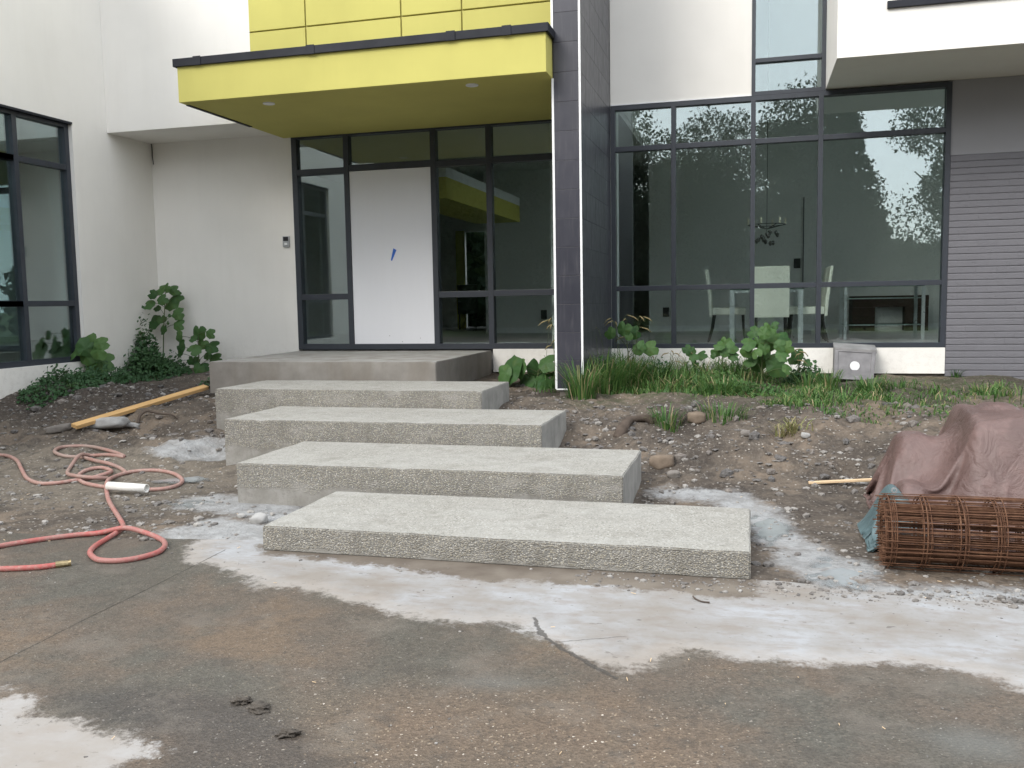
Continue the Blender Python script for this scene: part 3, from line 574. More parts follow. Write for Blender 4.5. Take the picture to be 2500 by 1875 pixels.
# windows
def ring(b, outer, inner, f):
    vs = [f(a, z, k) for k in (0, 1) for a, z in outer+inner]
    fs = []
    for i in range(4):
        j = (i+1) % 4; fs += [(i, j, 4+j, 4+i), (8+i, 12+i, 12+j, 8+j), (i, 8+i, 8+j, j), (4+i, 4+j, 12+j, 12+i)]
    b.add(vs, fs)
def window_y(name, x0, x1, cols, z0, z1, rows, yf=YG, dep=.11, t=.055, skip=()):
    """frame facing -Y; cols / rows = mullion and transom centres"""
    wd = MB(); t2 = t/2
    ring(wd, [(x0, z0), (x1, z0), (x1, z1), (x0, z1)], [(x0+t, z0+t), (x1-t, z0+t), (x1-t, z1-t), (x0+t, z1-t)], lambda a, z, k: (a, (yf-.01, yf+dep)[k], z))
    o = link(name, wd.mesh(name), M['frame'], H)
    xsx = [x0+t] + [v for c_ in cols for v in (c_-t2, c_+t2)] + [x1-t]
    for c_ in cols: link('mullion', MB().box(c_-t2, c_+t2, yf-.012, yf+dep, z0+t, z1-t).mesh('mullion', bevel=.003), M['frame'], o)
    for i in range(len(cols)+1):
        xa, xb = xsx[2*i], xsx[2*i+1]; rr = rows[i] if isinstance(rows[0], (list, tuple)) else rows
        zz = [z0+t] + [v for r_ in rr for v in (r_-t2-.003, r_+t2+.003)] + [z1-t]
        for r_ in rr: link('transom', MB().box(xa, xb, yf-.006, yf+dep-.003, r_-t2-.003, r_+t2+.003).mesh('transom', bevel=.003), M['frame'], o)
        for j in range(len(rr)+1):
            if (i, j) in skip: continue
            link('pane', MB().box(xa, xb, yf+.045, yf+.055, zz[2*j], zz[2*j+1]).mesh('pane'), M['glass'], o)
    return o
window_y('entry_window', -6.187, -2.03, [-5.367, -4.107, -3.335], .004, 3.0, [[.74, 2.465], [2.49], [.74, 2.475], [.745, 2.485]], skip=((1, 0),), t=.075)
window_y('dining_window', -1.722, 2.222, [-.938, .02, .80], .006, 3.058, [.77, 2.52], t=.056)
window_y('strip_window', -.004, .845, [], 3.060, TOP, [3.47, 4.75], t=.045)
# door: white board in the second bay
dr = link('door', MB().box(-5.328, -4.146, YG+.004, YG+.045, .02, 2.442).mesh('door', bevel=.003), M['door'], H)
tp = MB(); q0 = at_y(846*1.1302, 562*1.1302, YG+.002); q1 = at_y(851*1.1302, 537*1.1302, YG+.002)
tp.add([(q0.x-.012, YG+.001, q0.z), (q0.x+.006, YG+.001, q0.z-.01), (q1.x+.035, YG+.001, q1.z-.02), (q1.x-.008, YG+.001, q1.z+.005), (q0.x-.012, YG+.004, q0.z), (q0.x+.006, YG+.004, q0.z-.01), (q1.x+.035, YG+.004, q1.z-.02), (q1.x-.008, YG+.004, q1.z+.005)], [(0,1,2,3),(0,4,5,1),(1,5,6,2),(2,6,7,3),(3,7,4,0)])
link('tape_mark', tp.mesh('tape_mark'), M['tape'], dr)
# left wing window
def window_x(x, y0, y1, cols, z0, z1, rows, t=.07):
    wd = MB(); t2 = t/2; d = .10
    ring(wd, [(y0, z0), (y1, z0), (y1, z1), (y0, z1)], [(y0+t, z0+t), (y1-t, z0+t), (y1-t, z1-t), (y0+t, z1-t)], lambda a, z, k: ((x, x-d)[k], a, z)); o = link('wing_window', wd.mesh('wing_window'), M['frame'], H)
    ee = [y0+t] + [v for c_ in cols for v in (c_-t2, c_+t2)] + [y1-t]; zz = [z0+t] + [v for r_ in rows for v in (r_-t2, r_+t2)] + [z1-t]
    for c_ in cols: link('mullion', MB().box(x-d, x+.002, c_-t2, c_+t2, z0+t, z1-t).mesh('mullion', bevel=.003), M['frame'], o)
    for i in range(len(cols)+1):
        for r_ in rows: link('transom', MB().box(x-d+.003, x-.004, ee[2*i], ee[2*i+1], r_-t2, r_+t2).mesh('transom', bevel=.003), M['frame'], o)
        for j in range(len(rows)+1): link('pane', MB().box(x-.06, x-.05, ee[2*i], ee[2*i+1], zz[2*j], zz[2*j+1]).mesh('pane'), M['glass'], o)
    link('head_flashing', MB().box(x-.05, x+.07, y0, y1-.004, z1-.028, z1-.002).mesh('head_flashing'), M['flash'], o)
    return o
window_x(XL-.055, LW0, LW1, [9.03, 7.95, 6.9], LB, LT, [.705, 2.445])
# intercom, loose cable
ic = MB(); q0 = at_y(1835*.377, 1530*.377, YG); q1 = at_y(1880*.377, 1600*.377, YG)
ico = link('intercom', MB().box(q0.x, q1.x, YG-.03, YG, q1.z, q0.z).mesh('intercom', bevel=.008), M['silver'], H)
link('camera_eye', MB().box(q0.x+.012, q1.x-.012, YG-.036, YG-.029, q1.z+.085, q0.z-.012).mesh('camera_eye', bevel=.004), M['black'], ico); link('button', MB().box(q0.x+.03, q1.x-.03, YG-.036, YG-.029, q1.z+.03, q1.z+.06).mesh('button', bevel=.003), M['trimwhite'], ico)
cb = MB(); cb.tube([at_y(978*.377, 915*.377, YG-.012), at_y(984*.377, 960*.377, YG-.02), at_y(986*.377, 1010*.377, YG-.016), at_y(994*.377, 1065*.377, YG-.012)], .006, 6)
link('loose_cable', cb.mesh('loose_cable', True), M['black'], H)

# ------------------------------------------------------------------ steps
def slab(name, x0, x1, y0, y1, zt, zb, mats, seed, label, group=None):
    """cast block with slightly uneven edges; slots: top, front, sides"""
    nx, ny, nz = max(4, int((x1-x0)/.06)), max(3, int((y1-y0)/.06)), max(3, int((zt-zb)/.05))
    bm = bmesh.new(); bmesh.ops.create_cube(bm, size=1)
    for v in bm.verts: v.co = Vector((x0+(v.co.x+.5)*(x1-x0), y0+(v.co.y+.5)*(y1-y0), zb+(v.co.z+.5)*(zt-zb)))
    bmesh.ops.bevel(bm, geom=list(bm.edges), offset=.007, segments=2, affect='EDGES')
    for ax, n, a, b in ((0, nx, x0, x1), (1, ny, y0, y1), (2, nz, zb, zt)):
        for k in range(1, n):
            pl = Vector((0, 0, 0)); pl[ax] = a + (b-a)*k/n; no = Vector((0, 0, 0)); no[ax] = 1
            bmesh.ops.bisect_plane(bm, geom=list(bm.verts)+list(bm.edges)+list(bm.faces), plane_co=pl, plane_no=no)
    for v in bm.verts:
        a = float(fbm(v.co.x+seed, v.co.y+v.co.z, 5, 3)); b = float(fbm(v.co.x+seed+9, v.co.y-v.co.z, 6, 3)); 
        onx = min(abs(v.co.x-x0), abs(v.co.x-x1)) < .012; ony = abs(v.co.y-y0) < .012; onz = abs(v.co.z-zt) < .012
        chip = max(0, float(fbm(v.co.x*1.0+seed*3, v.co.y+v.co.z*2, 7, 2))-.30)*.05
        if ony: v.co.y += .007*a
        if onx: v.co.x += .006*b
        if onz and ony: v.co.z -= chip; v.co.y += chip*.8
        if onz: v.co.z += .0035*a - (.004*max(0, b) if ony or onx else 0)
    me = bpy.data.meshes.new(name)
    for f in bm.faces:
        n = f.normal; f.material_index = 0 if n.z > .6 else (1 if n.y < -.6 else 2); f.smooth = True
    bm.to_mesh(me); bm.free(); me.set_sharp_from_angle(angle=.38); o = link(name, me, mats); tag(o, label, 'step' if name == 'step_slab' else 'landing', group); return o
SM = [M['steptop'], M['agg'], M['stepside']]; ST = [M['steptop'], M['aggtall'], M['stepside']]
gq = 'staggered concrete entry steps'
slab('step_slab', -2.861, .010, 4.760, 5.777, -.700, -.852, SM, 1, 'lowest concrete step standing on the drive', gq)
slab('step_slab', -3.706, -.811, 5.850, 6.906, -.535, -.856, ST, 20, 'second concrete step up, just behind the lowest one', gq)
slab('step_slab', -4.527, -1.623, 6.979, 7.990, -.370, -.80, ST, 40, 'third concrete step up, middle of the flight', gq)
slab('step_slab', -5.279, -2.438, 8.003, 9.026, -.205, -.68, ST, 60, 'top concrete step just below the door landing', gq)
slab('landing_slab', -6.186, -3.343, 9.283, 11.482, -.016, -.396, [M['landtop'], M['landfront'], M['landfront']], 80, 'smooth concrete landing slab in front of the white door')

# ------------------------------------------------------------------ things on the ground (left)
def src(x, y, ox=0, oy=625): return (ox+.37703*x, oy+.37703*y)
def smooth_path(pts, n=6):
    out = []
    for i in range(len(pts)-1):
        p0, p1, p2, p3 = pts[max(i-1, 0)], pts[i], pts[i+1], pts[min(i+2, len(pts)-1)]
        for k in range(n):
            t = k/n; out.append(.5*((2*p1)+(p2-p0)*t+(2*p0-5*p1+4*p2-p3)*t*t+(3*p1-p0-3*p2+p3)*t**3))
    out.append(pts[-1]); return out
def lay(path, r, lift=None):
    pts = []
    for k, (x, y) in enumerate(path):
        p = on_ground(x, y, r*.9); p.x += random.uniform(-.008, .008); l = (lift or {}).get(k, 0); p.z += l; pts.append(p)
    return smooth_path(pts)
hr = .0165
A1 = [src(*q) for q in ((-60,1290),(40,1292),(110,1322),(137,1380),(180,1440),(260,1472),(370,1470),(470,1455),(580,1440),(690,1416),(715,1390),(650,1370),(560,1388),(512,1425),(540,1465),(640,1490),(760,1502),(960,1512),(1080,1505),(1160,1480),(1178,1448),(1120,1408),(1000,1388),(850,1397),(750,1425),(700,1475),(688,1530),(710,1590),(742,1650))]
A2 = [src(x, y, 0, 1250) for x, y in ((780,48),(795,92),(770,126),(700,170),(620,220),(588,262),(603,295),(650,312),(760,316),(880,301),(1000,266),(1058,233),(1072,203),(1030,172),(930,150),(800,132),(650,135),(500,148),(300,172),(100,202),(-40,228),(-260,290),(-200,355),(-40,368),(100,366),(250,356),(365,343))]
path = lay(A1 + A2, hr, {9: .012, 25: .02, 38: 0, len(A1)+15: .03, len(A1)+14: .02})
hs = thing('garden_hose', 'long red hose looping from the drive back to the dirt, brass end showing', 'hose', tuple(path[-1]))
b = MB(); b.tube(path, hr, 10); me = b.mesh('hose_tube', True); at = me.attributes.new('dust', 'FLOAT', 'POINT'); at.data.foreach_set('value', np.repeat(sstep(.62, .42, np.arange(len(path))/len(path)), 10).astype(np.float32)); link('hose_tube', me, M['hose'], hs)
e1 = path[-1]; dirv = (path[-1]-path[-2]).normalized(); b = MB(); b.tube([e1-dirv*.005, e1+dirv*.03, e1+dirv*.031, e1+dirv*.06, e1+dirv*.061, e1+dirv*.075], lambda t: .021 if t < .45 else (.0185 if t < .85 else .023), 12); link('coupling', b.mesh('coupling'), M['brass'], hs)
B1 = [src(*q) for q in ((812,1402),(780,1374),(700,1365),(620,1340),(540,1305),(420,1296),(350,1268),(395,1240),(500,1230),(600,1236),(700,1258),(770,1280),(806,1300),(700,1287),(600,1292),(520,1312),(458,1362),(440,1405),(478,1443),(600,1458),(700,1440))]
b = MB(); b.tube(lay(B1, hr, {2: .03, 3: .02, 15: .035, 18: .03, 19: .03}), hr, 10)
tag(link('garden_hose', b.mesh('garden_hose', True), M['hosepale']), 'faded pink hose coil lying loosely on the dirt behind the white pipe', 'hose')
p0 = on_ground(*src(702, 1512), .03); p1 = on_ground(*src(952, 1530), .03); p0.z += .03; p1.z += .03
b = MB(); nn = 20; ax = (p1-p0).normalized(); a = ax.cross(Vector((0,0,1))).normalized(); c = ax.cross(a); vs = []; 
for P, R_ in ((p0, .034), (p1, .034), (p1, .028), (p0, .028)): vs += [P + (a*math.cos(2*PI*j/nn)+c*math.sin(2*PI*j/nn))*R_ for j in range(nn)]
b.add(vs, [(r_*nn+j, r_*nn+(j+1) % nn, ((r_+1) % 4)*nn+(j+1) % nn, ((r_+1) % 4)*nn+j) for r_ in range(4) for j in range(nn)])
tag(link('plastic_pipe', b.mesh('plastic_pipe', True), M['pvc']), 'short white plastic pipe lying across the red hose', 'pipe')
def board(name, p0, p1, wd, th, mat, label, cat, tilt=0):
    d = (p1-p0); L = d.length; me = MB().box(0, L, -wd/2, wd/2, -th/2, th/2).mesh(name, bevel=.003)
    o = link(name, me, mat); X = d.normalized(); Yv = Vector((0, 0, 1)).cross(X).normalized(); Zv = X.cross(Yv)
    m = Matrix((X, Yv, Zv)).transposed() @ Matrix.Rotation(tilt, 3, 'X'); o.matrix_world = Matrix.Translation(p0) @ m.to_4x4(); tag(o, label, cat); return o
pa = on_ground(160*1.1302, 921*1.1302, .03); pb = at_y(1335*.377, 625+848*.377, 9.45)
for _ in range(60):
    if all((pa+(pb-pa)*t).z-.035 > gz(*(pa+(pb-pa)*t)[:2]) for t in (.1, .25, .4, .55, .7, .85)): break
    pa = pa - ray(160*1.1302, 921*1.1302)*.02; pb = pb - ray(1335*.377, 625+848*.377)*.02
board('timber_board', pa, pb, .088, .04, M['wood'], 'orange brown timber lying slanted on the dirt mound left of the landing', 'timber', math.radians(14))
def rock(name, loc, dims, mat, seed, label=None, cat=None, group=None, rot=0, sub=3, jag=.28, clip=.8, fine=.06):
    bm = bmesh.new(); bmesh.ops.create_icosphere(bm, subdivisions=sub, radius=1)
    for v in bm.verts:
        n = v.co.normalized(); k = 1 + jag*float(fbm(n.x*1.6+seed, n.y*1.6+n.z*2.3, 1.1, 3)) + fine*float(fbm(n.x*5+seed, n.y*5-n.z*4, 1.3, 3))
        q = n*k; q = Vector([math.copysign(min(abs(t), clip), t) for t in q]); v.co = Vector((q.x*dims[0], q.y*dims[1], q.z*dims[2]))
    me = bpy.data.meshes.new(name); bm.to_mesh(me); bm.free()
    o = link(name, me, mat, None, loc, (random.uniform(-.2, .2), random.uniform(-.2, .2), rot)); me.polygons.foreach_set('use_smooth', [sub > 2]*len(me.polygons))
    if label: tag(o, label, cat, group)
    return o
def gr(px, py, lift=0): p = on_ground(px*1.1302, py*1.1302); p.z += lift; return p
rock('concrete_fragment', gr(232, 924, .05), (.26, .17, .075), M['slab'], 3, 'pale broken concrete slab under the timber, largest of the rubble', 'rubble', rot=.1)
rock('concrete_fragment', gr(283, 922, .02), (.12, .08, .035), M['slab'], 5, 'small pale concrete piece at the right tip of the broken slab', 'rubble', rot=.2)
rock('concrete_fragment', gr(128, 932, .03), (.17, .08, .05), M['chunk'], 8, 'grey rubble piece at the low end of the timber', 'rubble', rot=.1)
b = MB(); rp = [gr(298, 917, .01), gr(303, 908, .05), gr(318, 902, .07), gr(345, 903, .05), gr(372, 904, .04), gr(384, 905, .0)]; b.tube(smooth_path(rp, 4), .017, 7, .008)
tag(link('broken_branch', b.mesh('broken_branch', True), M['root']), 'thin dark broken branch arching beside the pale concrete slab', 'branch')
for k, (px, py, s, lb) in enumerate(((522, 1518, .05, 'dark mud clod, highest of the three on the drive'), (560, 1533, .055, 'wide crumbly mud clod just right of the highest one'), (622, 1588, .05, 'flat mud clod nearest the bottom of the three'))):
    p = at_z(px*1.1302, py*1.1302, DZ); o = rock('mud_clod', (p.x, p.y, DZ+.006), (s*.72, s*.55, s*.30), M['clod'], 30+k*3, lb, 'mud clod', 'mud clods on the wet drive', sub=4, jag=.9, clip=2, fine=.22)
for k, (px, py, s, lb) in enumerate(((1505, 909, .10, 'rounded tan stone at the top of the right bank'), (1430, 1008, .12, 'brown broken stone low on the right bank beside the third step'), (1455, 1030, .06, 'small grey stone below the brown broken stone'), (1610, 940, .05, 'small stone near the dry grass tuft'), (1740, 944, .045, 'white chip of stone by the dry grass tuft'), (560, 1128, .07, 'pale rubble lump at the left corner of the lowest step'), (523, 1118, .035, 'small white lump in the grey slurry'))):
    p = gr(px, py, s*.3); rock('stone', p, (s, s*.8, s*.62), (M['clay'], M['clay'], M['chunk'], M['chunk'], M['slab'], M['slab'], M['slab'])[k], 50+k*4, lb, 'stone')
b = MB(); rp = [gr(1334, 940, -.04), gr(1345, 930, .015), gr(1360, 916, .035), gr(1380, 911, .03), gr(1400, 910, .02), gr(1430, 914, -.05)]; b.tube(smooth_path(rp, 5), lambda t: .05-.022*t+.008*math.sin(t*9), 9)
tag(link('tree_root', b.mesh('tree_root', True), M['root']), 'thick dark root sticking out of the right soil bank', 'root')
ps = at_z(1747*1.1302, 1015*1.1302, -.66); pe = ps + Vector((.62, .06, .0)); ps.z = gz(ps.x, ps.y)+.012; pe.z = gz(pe.x, pe.y)+.03
board('wooden_stake', ps, pe, .035, .018, M['stake'], 'pale wooden stake poking out from under the tarpaulin', 'stake')
b = MB(); tw = [at_z(q[0]*1.1302, q[1]*1.1302, DZ+.006) for q in ((1497, 1288), (1502, 1293), (1515, 1299), (1533, 1301))]; b.tube(smooth_path(tw, 3), .004, 5)
tag(link('twig', b.mesh('twig', True), M['root']), 'thin dark twig on the pale cement band', 'twig')

# scattered stones
def scatter(name, pts, smin, smax, mat, label, cat, seed, flatk=.6, parent=None):
    rg = np.random.default_rng(seed); bm = bmesh.new(); bmesh.ops.create_icosphere(bm, subdivisions=1, radius=1); base = np.array([v.co[:] for v in bm.verts]); fc = np.array([[v.index for v in f.verts] for f in bm.faces]); bm.free()
    n = len(pts); nv = len(base); V = np.zeros((n, nv, 3)); tone = np.zeros((n, nv))
    for k, (x, y, z) in enumerate(pts):
        s = smin*(smax/smin)**(rg.random()**2.2); d = base*(1+.35*(rg.random((nv, 1))-.5)); sc = s*np.array([1, .5+.5*rg.random(), flatk*(.5+.6*rg.random())]); d = d*sc; a = rg.random()*6.28; ca, sa = math.cos(a), math.sin(a)
        V[k] = np.stack([d[:, 0]*ca-d[:, 1]*sa, d[:, 0]*sa+d[:, 1]*ca, d[:, 2]], -1) + (x, y, z+sc[2]*.25); tone[k] = rg.random()
    F = (fc[None]+(np.arange(n)*nv)[:, None, None]).reshape(-1, 3)
    me = bpy.data.meshes.new(name); me.from_pydata(V.reshape(-1, 3).tolist(), [], F.tolist()); at = me.attributes.new('tone', 'FLOAT', 'POINT'); at.data.foreach_set('value', tone.ravel().astype(np.float32))
    o = link(name, me, mat); tag(o, label, cat, kind='stuff'); return o
def pts_in(n, xr, yr, dens, seed):
    rg = np.random.default_rng(seed); out = []
    X = rg.uniform(*xr, n); Y = rg.uniform(*yr, n); k = dens(X, Y); keep = rg.random(n) < k; Z = np.maximum(ground_z(X, Y), DZ)
    return [(x, y, z) for x, y, z in zip(X[keep], Y[keep], Z[keep])]
def clear_steps(X, Y):
    m = np.ones_like(X)
    for x0, x1, y0, y1 in ((-2.9,.03,4.74,5.8),(-3.75,-.8,5.8,6.95),(-4.55,-1.6,6.95,8.02),(-5.3,-2.4,8,9.05),(-6.2,-3.3,9.25,11.5)): m = m*(1-((X > x0) & (X < x1) & (Y > y0) & (Y < y1)))
    return m
dens = lambda X, Y: clear_steps(X, Y)*(.25+.75*(fbm(X, Y, 1.4, 3) > .05))*np.where((X > -2.5) & (Y > 8.6), .12, 1)*np.where(Y < drive_edge(X)-.02, 0.0, 1)
scatter('gravel', pts_in(20000, (-9, 4), (4.5, 9.6), dens, 5), .005, .040, M['stones'], 'loose gravel and broken concrete crumbs strewn over the soil', 'gravel', 6)
dens2 = lambda X, Y: clear_steps(X, Y)*np.exp(-((Y-4.66)/.12)**2)*np.where(X > -.9, 1, .05)
scatter('rubble_crumbs', pts_in(5200, (-3.6, 2.5), (4.35, 5.0), dens2, 15), .004, .02, M['stones'], 'fine rubble along the edge of the drive', 'rubble', 16)
dens3 = lambda X, Y: .25+.75*(fbm(X, Y, 1.1, 3) > .1)
pp = [(x, y, DZ) for x, y, z in pts_in(1000, (-4.2, 2.2), (2.1, 4.5), dens3, 25)]
scatter('grit', pp, .002, .009, M['stones'], 'small grit and pebbles scattered on the concrete drive', 'grit', 26, .5)

cl_d = lambda X, Y: clear_steps(X, Y)*np.where(X > -2.3, sstep(6.6, 7.2, Y)*sstep(9.3, 8.8, Y)*np.where(Y < 8.9, 1, .2), sstep(7.2, 8.2, Y)*.8)
scatter('soil_clods', pts_in(1500, (-9, 3), (6.4, 10.5), cl_d, 45), .012, .075, M['soilclod'], 'crumbling soil lumps on the dug banks', 'soil', 46, .7)
scatter('soil_shards', pts_in(2600, (-8, 3), (5.0, 9.4), cl_d, 55), .01, .05, M['stones'], 'flat chips of broken concrete and clay on the banks', 'rubble', 56, .22)
# ------------------------------------------------------------------ tarpaulin pile and mesh roll (right)
tp_ = thing('tarpaulin', 'crumpled brown tarpaulin draped over a pile, its teal underside turned out at the left', 'tarpaulin', (1.7, 6.4, -.85))
def drape(nx, ny, sp, ox, oy, z0, hfun, xmin, ymin, steps, seed, x_end, y_end, iters=7):
    """position based cloth let fall on a height field while two low walls push its left and front hems inward"""
    rg = np.random.default_rng(seed); gx, gy = np.meshgrid(np.arange(nx)*sp+ox, np.arange(ny)*sp+oy); P = np.stack([gx, gy, np.full_like(gx, z0)], -1); P[..., 2] += .05*fbm(gx, gy, 2.3, 4)+.025*fbm(gx+3, gy, 7, 3); P[..., :2] += rg.normal(0, .0015, P[..., :2].shape); Q = P.copy()
    cons = []
    def add(di, dj, w):
        L = sp*math.hypot(di, dj)
        for ph in (0, 1):
            if di: sa = slice(ph*di, None, 2*di)
            I, J = np.meshgrid(np.arange(nx-di), np.arange(max(0, -dj), ny-max(0, dj))); sel = ((I//max(1, di)) % 2 == ph) if di else ((J//max(1, dj)) % 2 == ph)
            a_ = (J*nx+I)[sel]; b_ = ((J+dj)*nx+I+di)[sel]; cons.append((a_, b_, L, w))
    add(1, 0, .5); add(0, 1, .5); add(1, 1, .35); add(1, -1, .35); add(2, 0, .03); add(0, 2, .03)
    F = P.reshape(-1, 3); Fq = Q.reshape(-1, 3)
    for st in range(steps):
        k = min(1, st/(steps*.75)); xw = ox-.02+(xmin-ox+.02)*k; yw = oy-.02+(ymin-oy+.02)*k
        V = (F-Fq)*.96; Fq[:] = F; F += V; F[:, 2] -= .0016
        for it in range(iters):
            for a_, b_, L, w in cons:
                d = F[b_]-F[a_]; l = np.sqrt((d*d).sum(1))+1e-9; c = (w*(l-L)/l)[:, None]*d*(1.0 if w != .03 else np.where(l < L, 1.0, .2)[:, None]); F[a_] += c; F[b_] -= c
            F[:, 0] = np.maximum(F[:, 0], xw); F[:, 1] = np.maximum(F[:, 1], yw)
            if it % 2 == 0:
                h = hfun(F[:, 0], F[:, 1]); m = F[:, 2] < h; F[m, 2] = h[m]; Fq[m, :2] += (F[m, :2]-Fq[m, :2])*.55; Fq[m, 2] = F[m, 2]
    h = hfun(F[:, 0], F[:, 1])+.004; F[:, 2] = np.maximum(F[:, 2], h); return P
def pile_h(x, y):
    a_ = .69*sstep(1.14, 1.40, x-.08*(y-6.4))*sstep(5.60, 6.05, y)*sstep(7.35, 7.0, y)*(1-.06*np.abs(x-1.7)+.04*np.sin(x*5+y*3)); b_ = .53*np.exp(-((x-1.08)/.19)**4-((y-6.55)/.34)**4); c_ = .745*np.exp(-((x-1.58)/.26)**4-((y-6.5)/.28)**4); b_ = np.maximum(b_, .30*np.exp(-((x-.98)/.12)**4-((y-6.0)/.22)**4))
    return np.maximum.reduce([a_, b_, c_, np.zeros_like(x)]) + DZ + .012
CN = (158, 122); CP = drape(*CN, .0205, -.04, 4.84, -.02, pile_h, .79, 5.37, 130, 4, 0, 0, 6)
me = grid_mesh('tarp_cover', np.arange(CN[0]), np.arange(CN[1]), np.zeros((CN[1], CN[0]))); me.vertices.foreach_set('co', CP.reshape(-1, 3).astype(np.float32).ravel()); me.update()
tc_ = link('tarp_cover', me, M['tarp'], tp_); sd = tc_.modifiers.new('subdivision', 'SUBSURF'); sd.levels = 1; sd.render_levels = 1
# crumpled bunch at the left of the pile
def bunch(name, cx, cy, rx, ry, h, seed, mat, parent, jag=.5, n=64):
    th = np.linspace(0, 2*PI, n+1); rr = np.linspace(0, 1, 26); T, R_ = np.meshgrid(th, rr); k = 1+.22*fbm(np.cos(T)*1.5+seed, np.sin(T)*1.5, 1.2, 3)
    Xb = cx+rx*R_*k*np.cos(T); Yb = cy+ry*R_*k*np.sin(T)
    rid = np.abs(fbm(Xb+seed, Yb*.7, 7.5, 3)); rid2 = np.abs(fbm(Xb+seed+5, Yb, 15, 2)); Zb = h*(1-R_**4.5)*(1+jag*(.28-rid)*1.6) + .03*(.3-rid2)*(1-R_**6)
    Zg = np.maximum(ground_z(Xb, Yb), DZ); Zb = Zg + np.maximum(Zb, .004)
    me = grid_mesh(name, np.arange(n+1), np.arange(26), Zb*0); me.vertices.foreach_set('co', np.stack([Xb, Yb, Zb], -1).reshape(-1, 3).astype(np.float32).ravel()); me.update()
    return link(name, me, mat, parent)
def flap_h(x, y): return np.maximum(DZ+.01, DZ+.30*np.exp(-((x-.86)/.13)**2)*sstep(5.25, 5.6, y)*sstep(6.4, 6.05, y))
FN = (34, 52); FP = drape(*FN, .0165, .52, 5.12, -.50, flap_h, .66, 5.37, 110, 9, 0, 0, 6); me = grid_mesh('tarp_underside', np.arange(FN[0]), np.arange(FN[1]), np.zeros((FN[1], FN[0]))); me.vertices.foreach_set('co', FP.reshape(-1, 3).astype(np.float32).ravel()); me.update()
fl = link('tarp_underside', me, M['teal'], tp_); sd = fl.modifiers.new('subdivision', 'SUBSURF'); sd.levels = 1; sd.render_levels = 1
gp = at_y(2183, 1197, 5.40); b = MB(); n = 20; vs = []
for R1, dy in ((.017, 0), (.017, -.004), (.009, -.005), (.009, .002)): vs += [(gp.x+R1*math.cos(2*PI*j/n), gp.y+dy, gp.z+R1*math.sin(2*PI*j/n)) for j in range(n)]
b.add(vs, [(r_*n+j, r_*n+(j+1) % n, (r_+1)*n+(j+1) % n, (r_+1)*n+j) for r_ in range(3) for j in range(n)]); link('grommet', b.mesh('grommet'), M['silver'], fl)
# roll of welded mesh
rc = Vector((.70, 5.14, DZ+.205)); roll = thing('wire_mesh_roll', 'rusty roll of welded wire mesh lying in front of the tarpaulin', 'mesh roll', tuple(rc))
RL = 1.62; rad0 = .198
def ring_mesh(r, seed):
    b = MB(); pts = []; rg = random.Random(seed); ph = rg.random()*6.28
    for k in range(45):
        a = 2*PI*k/44; rr = r*(1+.010*math.sin(a*2+ph)+.007*math.sin(a*3+ph*2)); pts.append((.004*math.sin(a+ph), rr*math.cos(a), rr*math.sin(a)))
    b.tube(pts, .0033, 5, caps=False); return b.mesh('hoop_wire', True)
hoops = [ring_mesh(rad0-.0065*k, k) for k in range(6)]; PITCH = .176
for band in range(10):
    xb = .028 + band*PITCH; off = [(-.024+.0095*k) for k in range(6)]; random.shuffle(off)
    for k in range(6): link('hoop_wire', hoops[k], M['rust'], roll, (rc.x+xb+off[k], rc.y, rc.z), (random.uniform(0, 6.28), random.uniform(-.008, .008), random.uniform(-.010, .010)))
long_ = MB(); long_.tube([(-.012+(RL+.05)*k/6, random.uniform(-.002, .002), random.uniform(-.002, .002)) for k in range(7)], .0026, 5); lm = long_.mesh('line_wire', True)
for layer in range(3):
    r = rad0+.004-.010*layer; nw = 14
    for k in range(nw):
        a = 2*PI*(k+random.uniform(-.32, .32)+layer*.37)/nw; link('line_wire', lm, M['rust'], roll, (rc.x+random.uniform(-.012, .012), rc.y+r*math.cos(a), rc.z+r*math.sin(a)), (random.uniform(0, 6), random.uniform(-.008, .008), random.uniform(-.008, .008)))
dense = MB()
for layer in range(7):
    r = rad0-.040-.010*layer
    for k in range(20):
        a = 2*PI*(k+random.uniform(-.3, .3))/20; dense.tube([(rc.x-.01, rc.y+r*math.cos(a), rc.z+r*math.sin(a)), (rc.x+RL, rc.y+r*math.cos(a+.03), rc.z+r*math.sin(a+.03))], .0028, 4)
    for band in range(10): 
        xx = rc.x+.028+band*PITCH+random.uniform(-.022, .022); dense.tube([(xx, rc.y+r*math.cos(2*PI*j/20), rc.z+r*math.sin(2*PI*j/20)) for j in range(21)], .0028, 4, caps=False)
tag(link('inner_layers', dense.mesh('inner_layers'), M['rust'], roll), kind='stuff')

# ------------------------------------------------------------------ grey box leaning on the base panel
bq = thing('utility_box', 'grey weathered square box with a round white hole leaning against the white base panel', 'box', (1.2, 11.3, -.36))
c0 = at_y(1803*1.1302, 752*1.1302, 11.25); c1 = at_y(1893*1.1302, 757*1.1302, 11.25); c2_ = at_y(1887*1.1302, 822*1.1302, 11.05); c3_ = at_y(1801*1.1302, 818*1.1302, 11.05)
fr = [c0, c1, c2_, c3_]; back = [p + Vector((0, .18, .04)) for p in fr]; cen = sum(fr, Vector())/4
ins = [cen + (p-cen)*.80 for p in fr]; ins2 = [p + Vector((0, .012, 0)) for p in ins]
b = MB(); b.add(fr+back+ins+ins2, [(0,4,5,1),(1,5,6,2),(2,6,7,3),(3,7,4,0),(4,7,6,5),(0,1,9,8),(1,2,10,9),(2,3,11,10),(3,0,8,11),(8,9,13,12),(9,10,14,13),(10,11,15,14),(11,8,12,15),(12,13,14,15)]); link('box_body', b.mesh('box_body', bevel=.006), M['basin'], bq)
